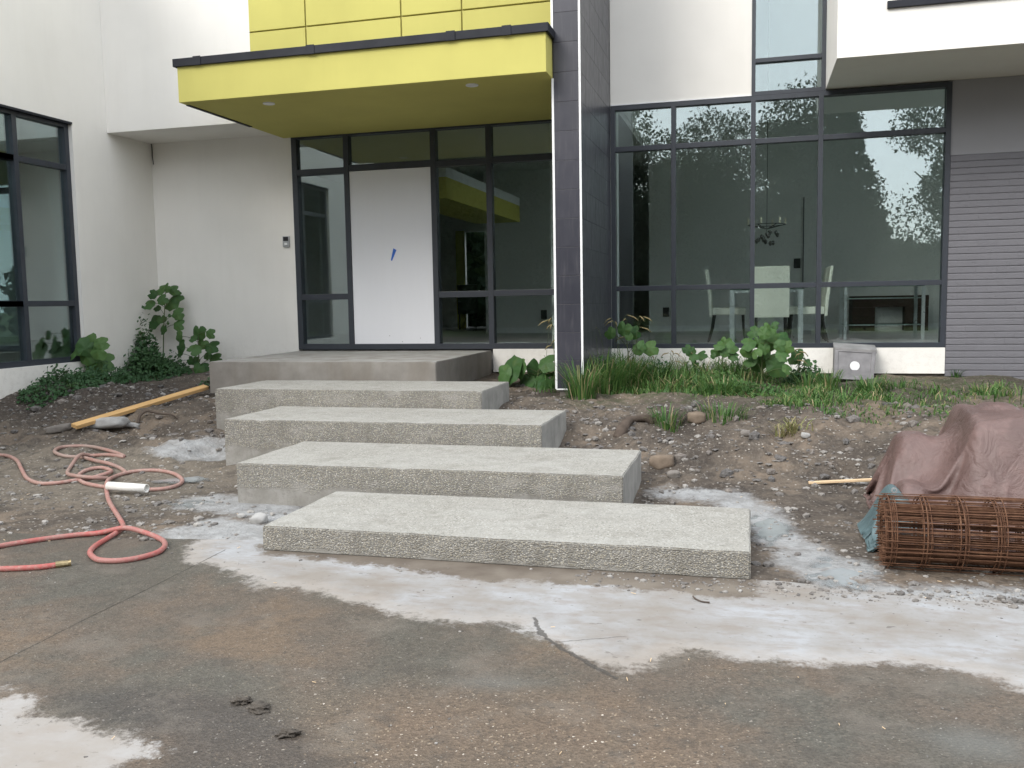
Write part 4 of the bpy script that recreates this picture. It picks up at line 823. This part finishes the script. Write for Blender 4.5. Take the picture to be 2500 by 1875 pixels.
rimp = [(c0+Vector((-.006, -.012, .010))), (c1+Vector((.008, -.012, .006)))]
b = MB(); r0, r1 = rimp; b.add([r0, r1, r1+Vector((-.004, 0, -.045)), r0+Vector((.006, 0, -.045))]+[q+Vector((0, .21, .05)) for q in (r0, r1, r1+Vector((-.004, 0, -.045)), r0+Vector((.006, 0, -.045)))], [(3,2,1,0),(4,5,6,7),(0,1,5,4),(2,3,7,6),(1,2,6,5),(3,0,4,7)]); link('rim', b.mesh('rim', bevel=.008), M['basinrim'], bq)
hc = at_y(2087, 625+712*.377, 11.13); b = MB(); b.tube([hc+Vector((0, .02, 0)), hc+Vector((0, -.006, .0))], .054, 28); link('round_hole', b.mesh('round_hole'), M['trimwhite'], bq)

# ------------------------------------------------------------------ plants
def leaf_mesh(seed, lobes=5):
    rg = random.Random(seed); n = 22; vs = [(0, 0, 0)]; fs = []
    for ring, k in ((.5, 0), (1, 1)):
        for j in range(n):
            a = 2*PI*j/n; notch = 1-.55*math.exp(-((abs((a-PI+PI) % (2*PI)-PI)-PI)**2)/.10)
            r = ring*.5*(.92+.10*math.cos(a))*notch*(1+(.06*math.sin(a*7+seed)+rg.uniform(-.04, .04))*k)
            x = .10+r*1.05*math.cos(a); y = r*math.sin(a); z = -.16*(ring**2)*(.5+.8*abs(math.sin(a)))*.5 - .10*max(0, x)**2 + .035*math.sin(a*5+seed)*ring + (.03*abs(y) if ring < 1 else 0)
            vs.append((x, y, z))
    for j in range(n): fs.append((0, 1+j, 1+(j+1) % n)); fs.append((1+j, 1+n+j, 1+n+(j+1) % n, 1+(j+1) % n))
    b = MB(); b.add(vs, fs); return b.mesh('leaf', True)
LEAFS = [leaf_mesh(k) for k in range(5)]; LEAFS2 = [m_.copy() for m_ in LEAFS]
def put_leaf(root, tip, P, size, face, mat_light, roll=None):
    """leaf centred near P, its blade facing the direction `face`, tip pointing down-outward"""
    zf = Vector(face).normalized(); xd = Vector((math.cos(roll), 0, math.sin(roll))) if roll is not None else (P-tip)
    xd = xd - zf*xd.dot(zf)
    if xd.length < 1e-4: xd = Vector((1, 0, -.3)) - zf*zf.x
    xd.normalize(); yd = zf.cross(xd); R3 = Matrix((xd, yd, zf)).transposed()
    me = random.choice(LEAFS2 if mat_light else LEAFS)
    o = bpy.data.objects.new('leaf', me); COL.objects.link(o)
    if not me.materials: me.materials.append(M['leaflight'] if mat_light else M['leaf'])
    o.parent = root; o.matrix_parent_inverse = Matrix.Translation(-Vector(root.location)); o.matrix_basis = Matrix.Translation(P-xd*size*.1) @ R3.to_4x4() @ Matrix.Scale(size, 4); return o
def weed(base, top, leaves, label, group, light=0, stem_r=.010):
    """leaves: (Vector centre, size)"""
    root = thing('broadleaf_weed', label, 'weed', tuple(base), group); b = MB()
    mid = (base+top)/2 + Vector((random.uniform(-.03, .03), random.uniform(-.03, .03), 0)); pts = smooth_path([base-Vector((0, 0, .04)), mid, top], 6); b.tube(pts, stem_r, 6, stem_r*.45)
    for P, s in leaves:
        k = min(range(len(pts)), key=lambda i: abs(pts[i].z-(P.z-.10*random.random()-.03))); a = pts[k]
        out = (P-a); inner = P - out*.0
        b.tube(smooth_path([a, a+out*.5+Vector((0, 0, .03)), inner], 3), .0035, 4)
        face = Vector((out.x*1.2, -.7-random.random()*.5, random.uniform(-.05, .9))) + Vector((random.uniform(-.5, .5), 0, 0)); s *= random.uniform(.85, 1.25); put_leaf(root, a, P, s, face, random.random() < light)
    link('stem', b.mesh('stem', True), M['stem'], root); return root
gw = 'broad leaved weeds against the house walls'
def crop6(x, y): return (280+x*.1808, 660+y*.1808)
def leaves_px(lst, Y, cf, k, dy=.16):
    out = []
    for x, y, d in lst:
        yy = Y+random.uniform(-dy, dy*.5); p = at_y(*cf(x, y), yy); out.append((p, d*k*(yy/FPX)*1.04*1.3))
    return out
k6 = .1808
L = [(620,260,165),(700,240,110),(800,270,150),(510,325,130),(470,455,160),(640,395,140),(760,440,200),(835,360,170),(575,512,100),(850,585,190),(535,690,165),(635,660,120),(645,800,140),(860,735,150),(740,612,45),(715,712,45)]
bp = at_y(*crop6(655, 1330), 11.2); bp.z = gz(bp.x, bp.y); weed(bp, at_y(*crop6(690, 260), 11.2), leaves_px(L, 11.2, crop6, k6), 'tallest broad leaved weed, in the corner left of the landing', gw)
L = [(860,890,160),(880,1040,190),(870,1120,130),(1130,850,200),(1290,855,140),(1060,915,120),(1080,1065,160),(1180,995,120),(1310,1025,170),(1250,1150,130),(1360,1200,180),(1080,1220,150),(1010,1220,110),(1130,1330,150),(1220,1320,150)]
bp = at_y(*crop6(1125, 1400), 11.0); bp.z = gz(bp.x, bp.y); weed(bp, at_y(*crop6(1130, 860), 11.0), leaves_px(L, 11.0, crop6, k6), 'bushy broad leaved weed touching the left edge of the landing', gw)
c4 = lambda x, y: src(x, y)
L = [(520,560,110),(600,555,90),(560,590,130),(490,620,120),(640,610,110),(560,650,130),(670,680,120),(480,690,130),(590,680,120),(620,740,100),(520,745,90),(650,560,70),(585,720,90)]
bp = at_y(*c4(528, 840), 9.9); bp.z = gz(bp.x, bp.y); weed(bp, at_y(*c4(560, 570), 9.9), leaves_px(L, 9.9, c4, .377), 'bright leaved weed standing on the mound by the wing window', gw, .45)
c5 = lambda x, y: src(x, y, 834)
L = [(1090,735,150),(1050,760,110),(1150,730,100),(1270,740,130),(1330,690,100),(1350,730,90),(1180,830,140),(1250,840,130),(1310,810,120),(1340,860,110),(1160,870,100),(1230,880,100)]
bp = at_y(*c5(1250, 900), 10.3); bp.z = gz(bp.x, bp.y); weed(bp, at_y(*c5(1290, 700), 10.3), leaves_px(L, 10.3, c5, .377), 'low broad leaved weed between the landing and the tiled column', gw)
d_ = lambda x, y: (1480+x*.2351, 540+y*.2351)
L = [(1660,1110,130),(1750,1080,110),(1530,1150,150),(1640,1170,150),(1850,1210,170),(1740,1190,160),(1480,1270,150),(1580,1260,150),(1690,1270,160),(1800,1290,150),(1880,1310,120),(1450,1350,140),(1560,1370,120),(1830,1390,140),(1580,1470,200),(1780,1500,220),(1690,1400,110),(1500,1450,130),(1880,1530,110),(1640,1330,120)]
bp = at_y(*d_(1615, 1660), 10.55); bp.z = gz(bp.x, bp.y); weed(bp, at_y(*d_(1680, 1090), 10.55), leaves_px(L, 10.55, d_, .170, .28), 'large leafy weed under the dining window, biggest on the right', gw, .35)
L = [(1180,1290,130),(1240,1260,110),(1300,1310,130),(1150,1350,120),(1230,1360,130),(1320,1400,130),(1110,1400,80)]
bp = at_y(*d_(1210, 1600), 10.9); bp.z = gz(bp.x, bp.y); weed(bp, at_y(*d_(1215, 1260), 10.9), leaves_px(L, 10.9, d_, .170), 'medium leafy weed just left of the large one', gw, .3)
L = [(840,1330,120),(880,1360,100),(910,1410,130),(985,1390,130),(920,1480,80)]
bp = at_y(*d_(880, 1600), 11.0); bp.z = gz(bp.x, bp.y); weed(bp, at_y(*d_(880, 1330), 11.0), leaves_px(L, 11.0, d_, .170), 'thin weed with few leaves in front of the base panel', gw)
L = [(40,1165,140),(180,1120,150),(290,1160,140),(240,1200,90),(460,1320,150),(370,1290,140),(330,1330,120)]
bp = at_y(*d_(250, 1620), 10.4); bp.z = gz(bp.x, bp.y); weed(bp, at_y(*d_(200, 1110), 10.4), leaves_px(L, 10.4, d_, .170), 'pale leaved weed rising out of tall grass beside the column', gw, .8)
L = [(1990,1390,150),(1950,1440,110),(2090,1470,100)]
bp = at_y(*d_(2010, 1620), 10.8); bp.z = gz(bp.x, bp.y); weed(bp, at_y(*d_(2000, 1380), 10.8), leaves_px(L, 10.8, d_, .170), 'single stalk weed just right of the large leafy one', gw, .3)
# low small-leaved clumps
def clump(cx, cy, rx, ry, h, n, seed, label, ls=.05, peak=(0, 0)):
    rg = random.Random(seed); b = MB(); z0 = gz(cx, cy)
    for k in range(n):
        a = rg.random()*6.28; r = math.sqrt(rg.random()); x = cx+rx*r*math.cos(a); y = cy+ry*r*math.sin(a); hh = h*(1-r**1.7)*(0.5+.5*rg.random())*(1+.5*float(fbm(x*1.0+seed, y, 3.2, 2)))+.03
        g0 = gz(x, y); zt = max(.02, hh*(.35+.65*rg.random())); s = ls*(.6+.8*rg.random()); P = Vector((x, y, g0+zt))
        f = Vector((rg.uniform(-.8, .8), rg.uniform(-1, .3), rg.uniform(.3, 1))).normalized(); t = f.orthogonal().normalized(); t = Matrix.Rotation(rg.random()*6.28, 3, f) @ t; u = f.cross(t)
        b.add([P-t*s*.5, P+u*s*.30-f*s*.05, P+t*s*.5-f*s*.12, P-u*s*.30-f*s*.05, P+f*s*.04], [(0,1,4),(1,2,4),(2,3,4),(3,0,4)])
        if k % 9 == 0: b.tube([(x+rg.uniform(-.03, .03), y, g0-.01), P], .003, 4)
    o = link('low_weed_clump', b.mesh('low_weed_clump'), M['small']); tag(o, label, 'weed', 'low small leaved weeds on the left mound'); return o
q = at_y(*crop6(380, 1480), 10.75); clump(q.x, q.y, .62, .35, .42, 1500, 3, 'dense low weed clump at the foot of the tallest weed', .055)
q = at_y(*crop6(430, 1200), 10.95); clump(q.x, q.y, .26, .2, .92, 900, 13, 'pointed small leaved bush left of the tallest weed', .06)
q = at_y(*crop6(760, 1260), 10.9); clump(q.x, q.y, .3, .2, .34, 260, 23, 'sparse small leaved weed between the two broad leaved weeds', .06)
q = on_ground(90*1.1302, 842*1.1302); clump(-8.0, 8.95, .40, .55, .26, 1300, 33, 'low spreading weed clump under the wing window, nearest the camera', .05)
clump(-8.05, 9.75, .36, .5, .24, 900, 43, 'low spreading weed clump beside the bright leaved weed', .05)
clump(-7.75, 10.55, .4, .35, .12, 300, 53, 'thin patch of low weeds between the mound and the corner', .045)
clump(-6.55, 10.2, .22, .5, .10, 220, 63, 'sparse low weeds at the landing side of the mound', .045)

def leafy(px, py, Yd, rx, ry, h, n, seed, label, ls, mt):
    q = at_y(px*1.1302, py*1.1302, Yd); o = clump(q.x, q.y, rx, ry, h*1.7, int(n*1.3), seed, label, ls*1.15); o.data.materials[0] = M[mt]; o['group'] = 'low leafy weeds along the right bank'
leafy(1300, 845, 10.3, .5, .3, .30, 700, 101, 'ferny weed mass right of the tiled column', .05, 'small'); leafy(1545, 850, 10.2, .42, .26, .17, 700, 102, 'bright ferny weeds left of the large leafy weed', .035, 'leaflight'); leafy(1420, 840, 10.6, .35, .2, .22, 380, 103, 'low leafy weeds under the left dining panes', .05, 'small'); leafy(1600, 862, 9.7, .5, .2, .10, 500, 104, 'creeping weeds at the crest of the right bank', .035, 'leaflight'); leafy(1740, 835, 10.8, .25, .15, .22, 220, 105, 'scruffy weeds beside the single stalk', .05, 'small')

# grass
def blades(name, spots, label, cat, kind=None, group=None, seed=1):
    """spots: (x, y, height, lean) -> three-quad tapering blades"""
    rg = np.random.default_rng(seed); n = len(spots); S = np.array(spots); a = rg.random(n)*2*PI; h = S[:, 2]; ln = S[:, 3]; w = .0035+.004*rg.random(n)
    gzv = np.maximum(ground_z(S[:, 0], S[:, 1]), DZ); V = np.zeros((n, 7, 3)); dirx, diry = np.cos(a), np.sin(a); px, py = -diry, dirx
    for k, (t, ww) in enumerate(((0, 1), (.4, .85), (.75, .55))):
        ox = ln*h*t**2; z = gzv-.01+h*(t-.32*np.minimum(ln, 1.2)*t**3)
        for s_, sg in ((0, -1), (1, 1)):
            V[:, 2*k+s_, 0] = S[:, 0]+dirx*ox+px*w*ww*sg; V[:, 2*k+s_, 1] = S[:, 1]+diry*ox+py*w*ww*sg; V[:, 2*k+s_, 2] = z
    V[:, 6, 0] = S[:, 0]+dirx*ln*h; V[:, 6, 1] = S[:, 1]+diry*ln*h; V[:, 6, 2] = gzv-.01+h*(1-.5*np.minimum(ln, 1.2))
    F = np.array([[0,1,3,2],[2,3,5,4]]); T = np.array([[4,5,6]]); o7 = (np.arange(n)*7)[:, None, None]
    me = bpy.data.meshes.new(name); me.from_pydata(V.reshape(-1, 3).tolist(), [], (F[None]+o7).reshape(-1, 4).tolist()+(T[None]+o7).reshape(-1, 3).tolist())
    tone = np.clip(.45+.26*rg.standard_normal(n)+.25*fbm(S[:, 0], S[:, 1], 1.6, 3)+np.where(rg.random(n) < .07, .5, 0), 0, 1); at = me.attributes.new('tone', 'FLOAT', 'POINT'); at.data.foreach_set('value', np.repeat(tone, 7).astype(np.float32))
    o = link(name, me, M['grass']); tag(o, label, cat, group, kind); return o
rg = np.random.default_rng(11); n = 60000; X = rg.uniform(-2.4, 4.6, n); Y = rg.uniform(7.7, 11.45, n)
edge = np.interp(X, [-2.4, -1.6, -.6, .0, .35, 1.2, 4.6], [9.75, 9.45, 9.35, 9.15, 8.35, 7.9, 7.6])
de = sstep(0, .35, Y-edge+.25*fbm(X, Y, 2, 3)); patch = sstep(-.15, .2, fbm(X, Y, .9, 3)+.22); right = np.where(X > .75, .55*sstep(-.1, .3, fbm(X+7, Y, .8, 3)+.12), 1.0); bare = 1-.85*np.exp(-((Y-10.45)/.3)**2)*sstep(.4, 1.0, X); nearw = np.where((X > 1.55) & (Y > 10.8), .12, 1.0)
keep = rg.random(n) < .8*de*(.12+.88*patch)*(.45+.55*sstep(-.2, .25, fbm(X+3, Y+5, 3.1, 2)))*right*bare*nearw; X = X[keep]; Y = Y[keep]
left = sstep(.6, -.2, X); tall = left*sstep(9.3, 10.4, Y); hgt = (.45+1.1*sstep(-.3, .45, fbm(X+1, Y+2, 2.4, 3)))*(.05+.085*rg.random(len(X)))*(.75+.5*patch[keep]) + tall*.34*rg.random(len(X))**1.8; ln = .35+.9*rg.random(len(X))
blades('grass', np.stack([X, Y, hgt, ln], -1), 'uneven green grass along the top of the right bank', 'grass', 'stuff', seed=12)
def grass_clump(px, py, n, h, r, label, seed, lean=.7, Yd=None):
    p = gr(px, py) if Yd is None else at_y(px*1.1302, py*1.1302, Yd); rg = np.random.default_rng(seed); aa = rg.random(n)*6.28; rr = r*np.sqrt(rg.random(n))
    blades('grass_clump', np.stack([p.x+rr*np.cos(aa), p.y+rr*np.sin(aa)*.6, h*(.5+.6*rg.random(n)), lean*(.3+rg.random(n))], -1), label, 'grass clump', None, 'tall grass clumps near the house', seed)
for k, (px, py, n, h, r, lb) in enumerate(((1255, 858, 190, .50, .16, 'arching grass clump at the foot of the tiled column'), (1300, 850, 300, .58, .26, 'dense grass clump right of the column foot'), (1350, 840, 280, .54, .28, 'tall grass clump under the left dining pane'), (1420, 838, 190, .42, .24, 'grass clump below the thin weed'), (1560, 850, 150, .26, .24, 'broad grass clump left of the large leafy weed'), (1745, 838, 70, .27, .12, 'spiky grass clump left of the grey box'), (1790, 842, 90, .30, .13, 'dark spiky grass clump touching the grey box'), (1880, 850, 120, .24, .18, 'grass clump at the right foot of the grey box'), (1940, 838, 60, .15, .2, 'short grass clump right of the grey box'), (2065, 815, 18, .16, .05, 'small upright tuft in bare dirt by the brick wall'), (2130, 850, 90, .15, .2, 'short green grass clump before the brick wall'), (1560, 906, 110, .18, .22, 'green tuft on the edge of the right bank'), (1440, 924, 90, .22, .14, 'drooping grass tuft over the thick root'))): grass_clump(px, py, n, h, r, lb, 60+k)
# seeding stalks and dry tuft
def stalks(px, py, n, h, label, seed, spread=.25, Yd=10.6):
    rg = random.Random(seed); c = at_y(px*1.1302, py*1.1302, Yd); root = thing('seed_grass', label, 'seeding grass', (c.x, c.y, gz(c.x, c.y)), 'seeding grasses near the house'); b = MB(); hd = MB()
    for k in range(n):
        x = c.x+rg.uniform(-spread, spread); y = c.y+rg.uniform(-.12, .12); z = gz(x, y); hh = h*rg.uniform(.65, 1.05); dx = rg.uniform(-.12, .12); pts = smooth_path([Vector((x, y, z)), Vector((x+dx*.3, y, z+hh*.55)), Vector((x+dx, y-.02, z+hh)), Vector((x+dx*2.0, y-.03, z+hh*.99))], 4)
        b.tube(pts, .0022, 4); e = pts[-1]; hd.tube([pts[-4], pts[-2], e, e+Vector((dx*.35, 0, -.035))], lambda t: .0035+.005*math.sin(PI*min(1, t+.1)), 5)
    link('stalk', b.mesh('stalk', True), M['stem'], root); link('seed_head', hd.mesh('seed_head', True), M['straw'], root)
M['straw'] = flat('dry_seed_head', (.30, .25, .13), .8, 0, .2, .3, 20)
stalks(1225, 855, 8, .8, 'tall seeding grass in front of the tiled column', 1, .14, 9.8); stalks(1335, 850, 12, .85, 'seeding grass stalks rising over the dining sill', 2, .22, 10.4); stalks(1430, 830, 8, .42, 'row of nodding seed heads before the base panel', 3, .28, 10.8); stalks(1720, 820, 6, .40, 'nodding seed heads right of the large weed', 4, .2, 10.8); stalks(1175, 830, 1, .85, 'lone bent dry stalk between landing and column', 5, .02, 10.8)
rg_ = np.random.default_rng(77); p = gr(1705, 935); n = 70
dt = blades('dry_grass_tuft', np.stack([p.x+rg_.normal(0, .05, n), p.y+rg_.normal(0, .05, n), .10+.12*rg_.random(n), .6+.9*rg_.random(n)], -1), 'straw coloured dead grass tuft on the right bank', 'grass tuft'); dt.data.attributes['tone'].data.foreach_set('value', np.repeat(.9+.1*rg_.random(n), 7).astype(np.float32))
ch = MB(); rg = random.Random(5)
for k in range(150):
    x = rg.uniform(-9, 3); y = rg.uniform(2.4, 9.5)
    if clear_steps(np.array([x]), np.array([y]))[0] < .5: continue
    z = max(DZ, gz(x, y))+.006; a = rg.random()*6.28; L_ = rg.uniform(.008, .03); ch.tube([(x, y, z), (x+L_*math.cos(a), y+L_*math.sin(a), z+rg.uniform(0, .006))], .0016, 4)
tag(link('wood_chips', ch.mesh('wood_chips'), M['stake']), 'straw and wood splinters strewn over soil and drive', 'splinters', kind='stuff')

# ------------------------------------------------------------------ dining furniture behind the glass
def chair(loc, rot, label, cols=('chairwhite', 'chairleg'), name='dining_chair', group='cream dining chairs round the glass table'):
    root = thing(name, label, 'chair', loc, group); R_ = Matrix.Rotation(rot, 3, 'Z'); L0 = Vector(loc)
    def put(nm, mb, mt, bevel=.012):
        mb.v = [tuple(L0 + R_ @ Vector(p)) for p in mb.v]; link(nm, mb.mesh(nm, bevel=bevel), M[mt], root)
    put('seat', MB().box(-.23, .23, -.02, .44, .39, .49), cols[0])
    b = MB(); w_ = .23; pr = [(-.02, .36), (-.06, .36), (-.075, .6), (-.13, 1.03), (-.09, 1.04), (-.03, .6)]
    b.add([(-w_, y, z) for y, z in pr]+[(w_, y, z) for y, z in pr], [(0,1,2,5),(5,2,3,4),(6,11,8,7),(11,10,9,8)]+[(i, (i+6), (i+1) % 6+6, (i+1) % 6) for i in range(6)]); put('backrest', b, cols[0], .01)
    for sx in (-.19, .19):
        for y0, y1 in ((.40, .43), (.0, -.08)):
            b = MB(); b.tube([(sx, y0, .39), (sx, (y0*2+y1)/3, .2), (sx, y1, 0)], .020, 6, .013); put('leg', b, cols[1], 0)
    return root
chair((.27, 12.50, 0), 0, 'cream high back dining chair seen from behind, nearest the window')
chair((-.50, 13.25, 0), -PI/2, 'cream dining chair on the left of the table, seen in profile')
chair((.95, 13.05, 0), PI/2, 'cream dining chair at the right of the table, nearer the window'); chair((.96, 13.75, 0), PI/2, 'cream dining chair at the right of the table, farther from the window')
tb = thing('dining_table', 'glass dining table with pale square metal legs behind the window', 'table', (.2, 13.4, 0))
link('tabletop', MB().box(-.27, .70, 12.66, 14.2, .735, .747).mesh('tabletop'), M['clear'], tb)
for x in (-.24, .655):
    for y in (12.70, 14.15): link('leg', MB().box(x-.032, x+.032, y-.03, y+.03, 0, .733).mesh('leg', bevel=.003), M['metalwhite'], tb)
for y in (12.70, 14.15): link('apron', MB().box(-.205, .62, y-.02, y+.02, .69, .733).mesh('apron'), M['metalwhite'], tb)
ct = thing('glass_console', 'low glass shelf unit with pale metal posts at the right of the dining window', 'shelf unit', (1.8, 13.8, 0))
for x in (1.31, 2.335):
    for y in (13.6, 14.2): link('post', MB().box(x-.022, x+.022, y-.02, y+.02, 0, .745).mesh('post', bevel=.002), M['metalwhite'], ct)
for z_ in (.21, .585, .748): link('shelf', MB().box(1.30, 2.345, 13.58, 14.22, z_, z_+.012).mesh('shelf'), M['clear'], ct)
for z_ in (.205, .58): link('rail', MB().box(1.335, 2.31, 13.585, 13.597, z_, z_+.016).mesh('rail'), M['metalwhite'], ct)
sb = thing('sideboard', 'dark wooden sideboard with pale door against the back dining wall', 'sideboard', (2.35, 17.2, 0))
link('cabinet', MB().box(1.75, 3.0, 16.95, 17.5, .42, .62).mesh('cabinet', bevel=.005), M['darkwood'], sb)
for x in (1.75, 2.62): link('side', MB().box(x, x+.38, 16.96, 17.5, 0, .418).mesh('side', bevel=.005), M['darkwood'], sb)
link('niche', MB().box(2.135, 2.615, 17.2, 17.5, 0, .416).mesh('niche'), M['inwall'], sb)
chd = thing('chandelier', 'small chandelier with candle bulbs and dark drops over the dining table', 'chandelier', (.22, 13.45, 3.2)); b = MB(); b.tube([(.22, 13.45, TOP), (.22, 13.45, 1.55)], .004, 6); b.tube([(.22+.26*math.cos(2*PI*k/24), 13.45+.26*math.sin(2*PI*k/24), 1.66) for k in range(25)], .005, 5)
for k in range(6): a = 2*PI*k/6; b.tube([(.22, 13.45, 1.6), (.22+.26*math.cos(a), 13.45+.26*math.sin(a), 1.66)], .006, 5)
link('chandelier_frame', b.mesh('chandelier_frame', True), M['black'], chd)
for k in range(6): a = 2*PI*k/6+.2; x, y = .22+.26*math.cos(a), 13.45+.26*math.sin(a); bb = MB(); bb.tube([(x, y, 1.665), (x, y, 1.75)], .014, 8); link('candle_sleeve', bb.mesh('candle_sleeve'), M['bulb'], chd)
for k in range(14):
    a = k*2.4; r = .05+.20*((k*7) % 14)/14; x, y, z_ = .22+r*math.cos(a), 13.45+r*math.sin(a), 1.36+.18*((k*5) % 14)/14; bb = MB(); bb.tube([(x, y, z_+.07), (x, y, z_+.05), (x, y, z_+.02), (x, y, z_)], lambda t: (.004 if t < .2 else .024*math.sin(PI*min(1, .25+t*.7))+.004), 8); link('glass_drop', bb.mesh('glass_drop', True), M['crystal'], chd)
chair((-6.35, 19.9, 0), .3, 'dark chair seen through the entry glass near the back door', ('black', 'black'), 'dark_chair', None)

# ------------------------------------------------------------------ trees across the drive (they show in the glass)
def crown_mesh(seed, R_, Hh, n, ls, conifer=False):
    rg = np.random.default_rng(seed); P = []
    if conifer:
        while len(P) < n:
            t = rg.random()**1.3; lvl = math.floor(t*13)/13+rg.normal(0, .012); r = (1-lvl)*R_*(.25+.75*math.sqrt(rg.random())); a = round(rg.random()*9)/9*2*PI+rg.normal(0, .16)+lvl*40; P.append((r*math.cos(a), r*math.sin(a), lvl*Hh-.12*r))
    else:
        cl = [(rg.normal(0, .42), rg.normal(0, .42), rg.uniform(.02, .92), rg.uniform(.18, .42)) for _ in range(60)]
        while len(P) < n:
            c_ = cl[rg.integers(len(cl))]; v = rg.normal(0, 1, 3); v /= np.linalg.norm(v); q = v*c_[3]*(.55+.45*rg.random())
            P.append(((c_[0]*(1.1-abs(c_[2]-.45))+q[0])*R_, (c_[1]*(1.1-abs(c_[2]-.45))+q[1])*R_, (c_[2]+q[2]*.55)*Hh))
    P = np.array(P); nn = len(P); f = rg.normal(0, 1, (nn, 3)); f /= np.linalg.norm(f, axis=1)[:, None]; t = np.cross(f, rg.normal(0, 1, (nn, 3))); t /= np.linalg.norm(t, axis=1)[:, None]; u = np.cross(f, t); s = ls*(.6+.8*rg.random((nn, 1)))
    if conifer: t[:, 2] -= .3; 
    V = np.stack([P-t*s, P+u*s*.55, P+t*s, P-u*s*.55], 1).reshape(-1, 3); F = np.arange(nn*4).reshape(-1, 4); me = bpy.data.meshes.new('crown'); me.from_pydata(V.tolist(), [], F.tolist()); return me
def trunk_mesh(seed, Hh, conifer=False):
    rg = random.Random(seed); b = MB(); b.tube([(0, 0, -.2), (.05, .02, Hh*.3), (-.05, .05, Hh*.6), (0, 0, Hh*.95)], .24, 8, .05)
    if not conifer:
        for k in range(9): a = rg.random()*6.28; z = Hh*rg.uniform(.25, .7); b.tube([(0, 0, z), (1.0*math.cos(a), 1.0*math.sin(a), z+.9), (2.1*math.cos(a), 2.1*math.sin(a), z+2.0)], .09, 5, .025)
    return b.mesh('trunk', True)
CRO = [crown_mesh(1, 3.3, 7.6, 62000, .082), crown_mesh(2, 3.2, 7.2, 62000, .082), crown_mesh(4, 3.4, 8.0, 24000, .066)]; CON = crown_mesh(3, 2.9, 9.6, 44000, .095, True); TRU = [trunk_mesh(1, 7), trunk_mesh(9, 10, True)]
def tree(x, y, kind, s, label, rot=0, zs=1.0):
    root = thing('tree', label, 'tree', (x, y, -.95), 'trees across the drive mirrored in the windows')
    con = kind == 3; link('crown', CON if con else CRO[kind], M['needle'] if con else M['treeleaf'], root, (x, y, -.95+(1.0 if con else 1.7)*s*zs), (0, 0, rot), (s, s, s*zs)); link('trunk', TRU[1 if con else 0], M['bark'], root, (x, y, -.95), (0, 0, rot), (s, s, s*zs))
for a in ((-6.0, -15.5, 0, 1.05, 'rounded tree mirrored in the left dining pane', .4, .98), (-1.0, -13.5, 2, .85, 'loose crowned tree mirrored between dining panes', 2.2, 1.05), (-10.5, -20, 1, 1.3, 'broad dense tree mirrored above the entry', 1.1, 1.0), (2.2, -15, 0, 1.0, 'tall round tree mirrored in the middle dining panes', 2.7, 1.0), (3.7, -16.0, 3, 1.0, 'conifer mirrored with a sloping edge in the right dining pane', .6, .92), (-3.2, -19.5, 1, 1.1, 'dense tree standing behind the others mirrored low in the glass', 4.0, .82), (-10.0, -14.5, 1, 1.0, 'bushy tree mirrored in the panes right of the door', 2.9, 1.0), (-13.5, -23, 0, 1.3, 'big tree far behind the row mirrored above the door panes', 1.6, 1.0), (8.3, -15, 2, 1.05, 'ragged tree mirrored at the right edge of the dining window', .3, 1.0), (12.8, -18, 1, 1.2, 'dense tree beyond the right end of the drive', 5, 1.0), (-15.5, -16, 0, 1.2, 'dense round tree at the left end of the row', 3.1, 1.0), (5.2, -26, 1, .72, 'small dense tree far back in the row', 1.9, .8), (18, 6, 0, 1.2, 'round tree far right of the house mirrored in the wing window', .9, 1.0), (22, 14, 1, 1.3, 'dense tree behind the first one to the right', 2.5, 1.0), (19, -4, 2, 1.2, 'loose crowned tree right of the drive', 4.5, 1.0), (-8.3, 28.5, 1, 1.0, 'green tree behind the house seen through the back door', 1.0, 1.0)): tree(*a)
def hedge(y0, xa, xb, n, label):
    rg = np.random.default_rng(8); x = rg.uniform(xa, xb, n); P = np.stack([x, y0+rg.normal(0, 1.0, n), -.95+(3.8+1.6*fbm(x, x*0, .35, 3))*rg.random(n)], -1); f = rg.normal(0, 1, (n, 3)); t = np.cross(f, rg.normal(0, 1, (n, 3))); t /= np.linalg.norm(t, axis=1)[:, None]; u = np.cross(f/np.linalg.norm(f, axis=1)[:, None], t)
    V = np.stack([P-t*.3, P+u*.18, P+t*.3, P-u*.18], 1).reshape(-1, 3); me = bpy.data.meshes.new('hedge'); me.from_pydata(V.tolist(), [], np.arange(n*4).reshape(-1, 4).tolist()); tag(link('hedge', me, M['treeleaf']), label, 'hedge', kind='stuff')
hedge(-27, -34, 30, 60000, 'long dark hedge behind the row of trees'); hedge(25.5, -13, -1, 14000, 'green hedge behind the house seen through the back door')
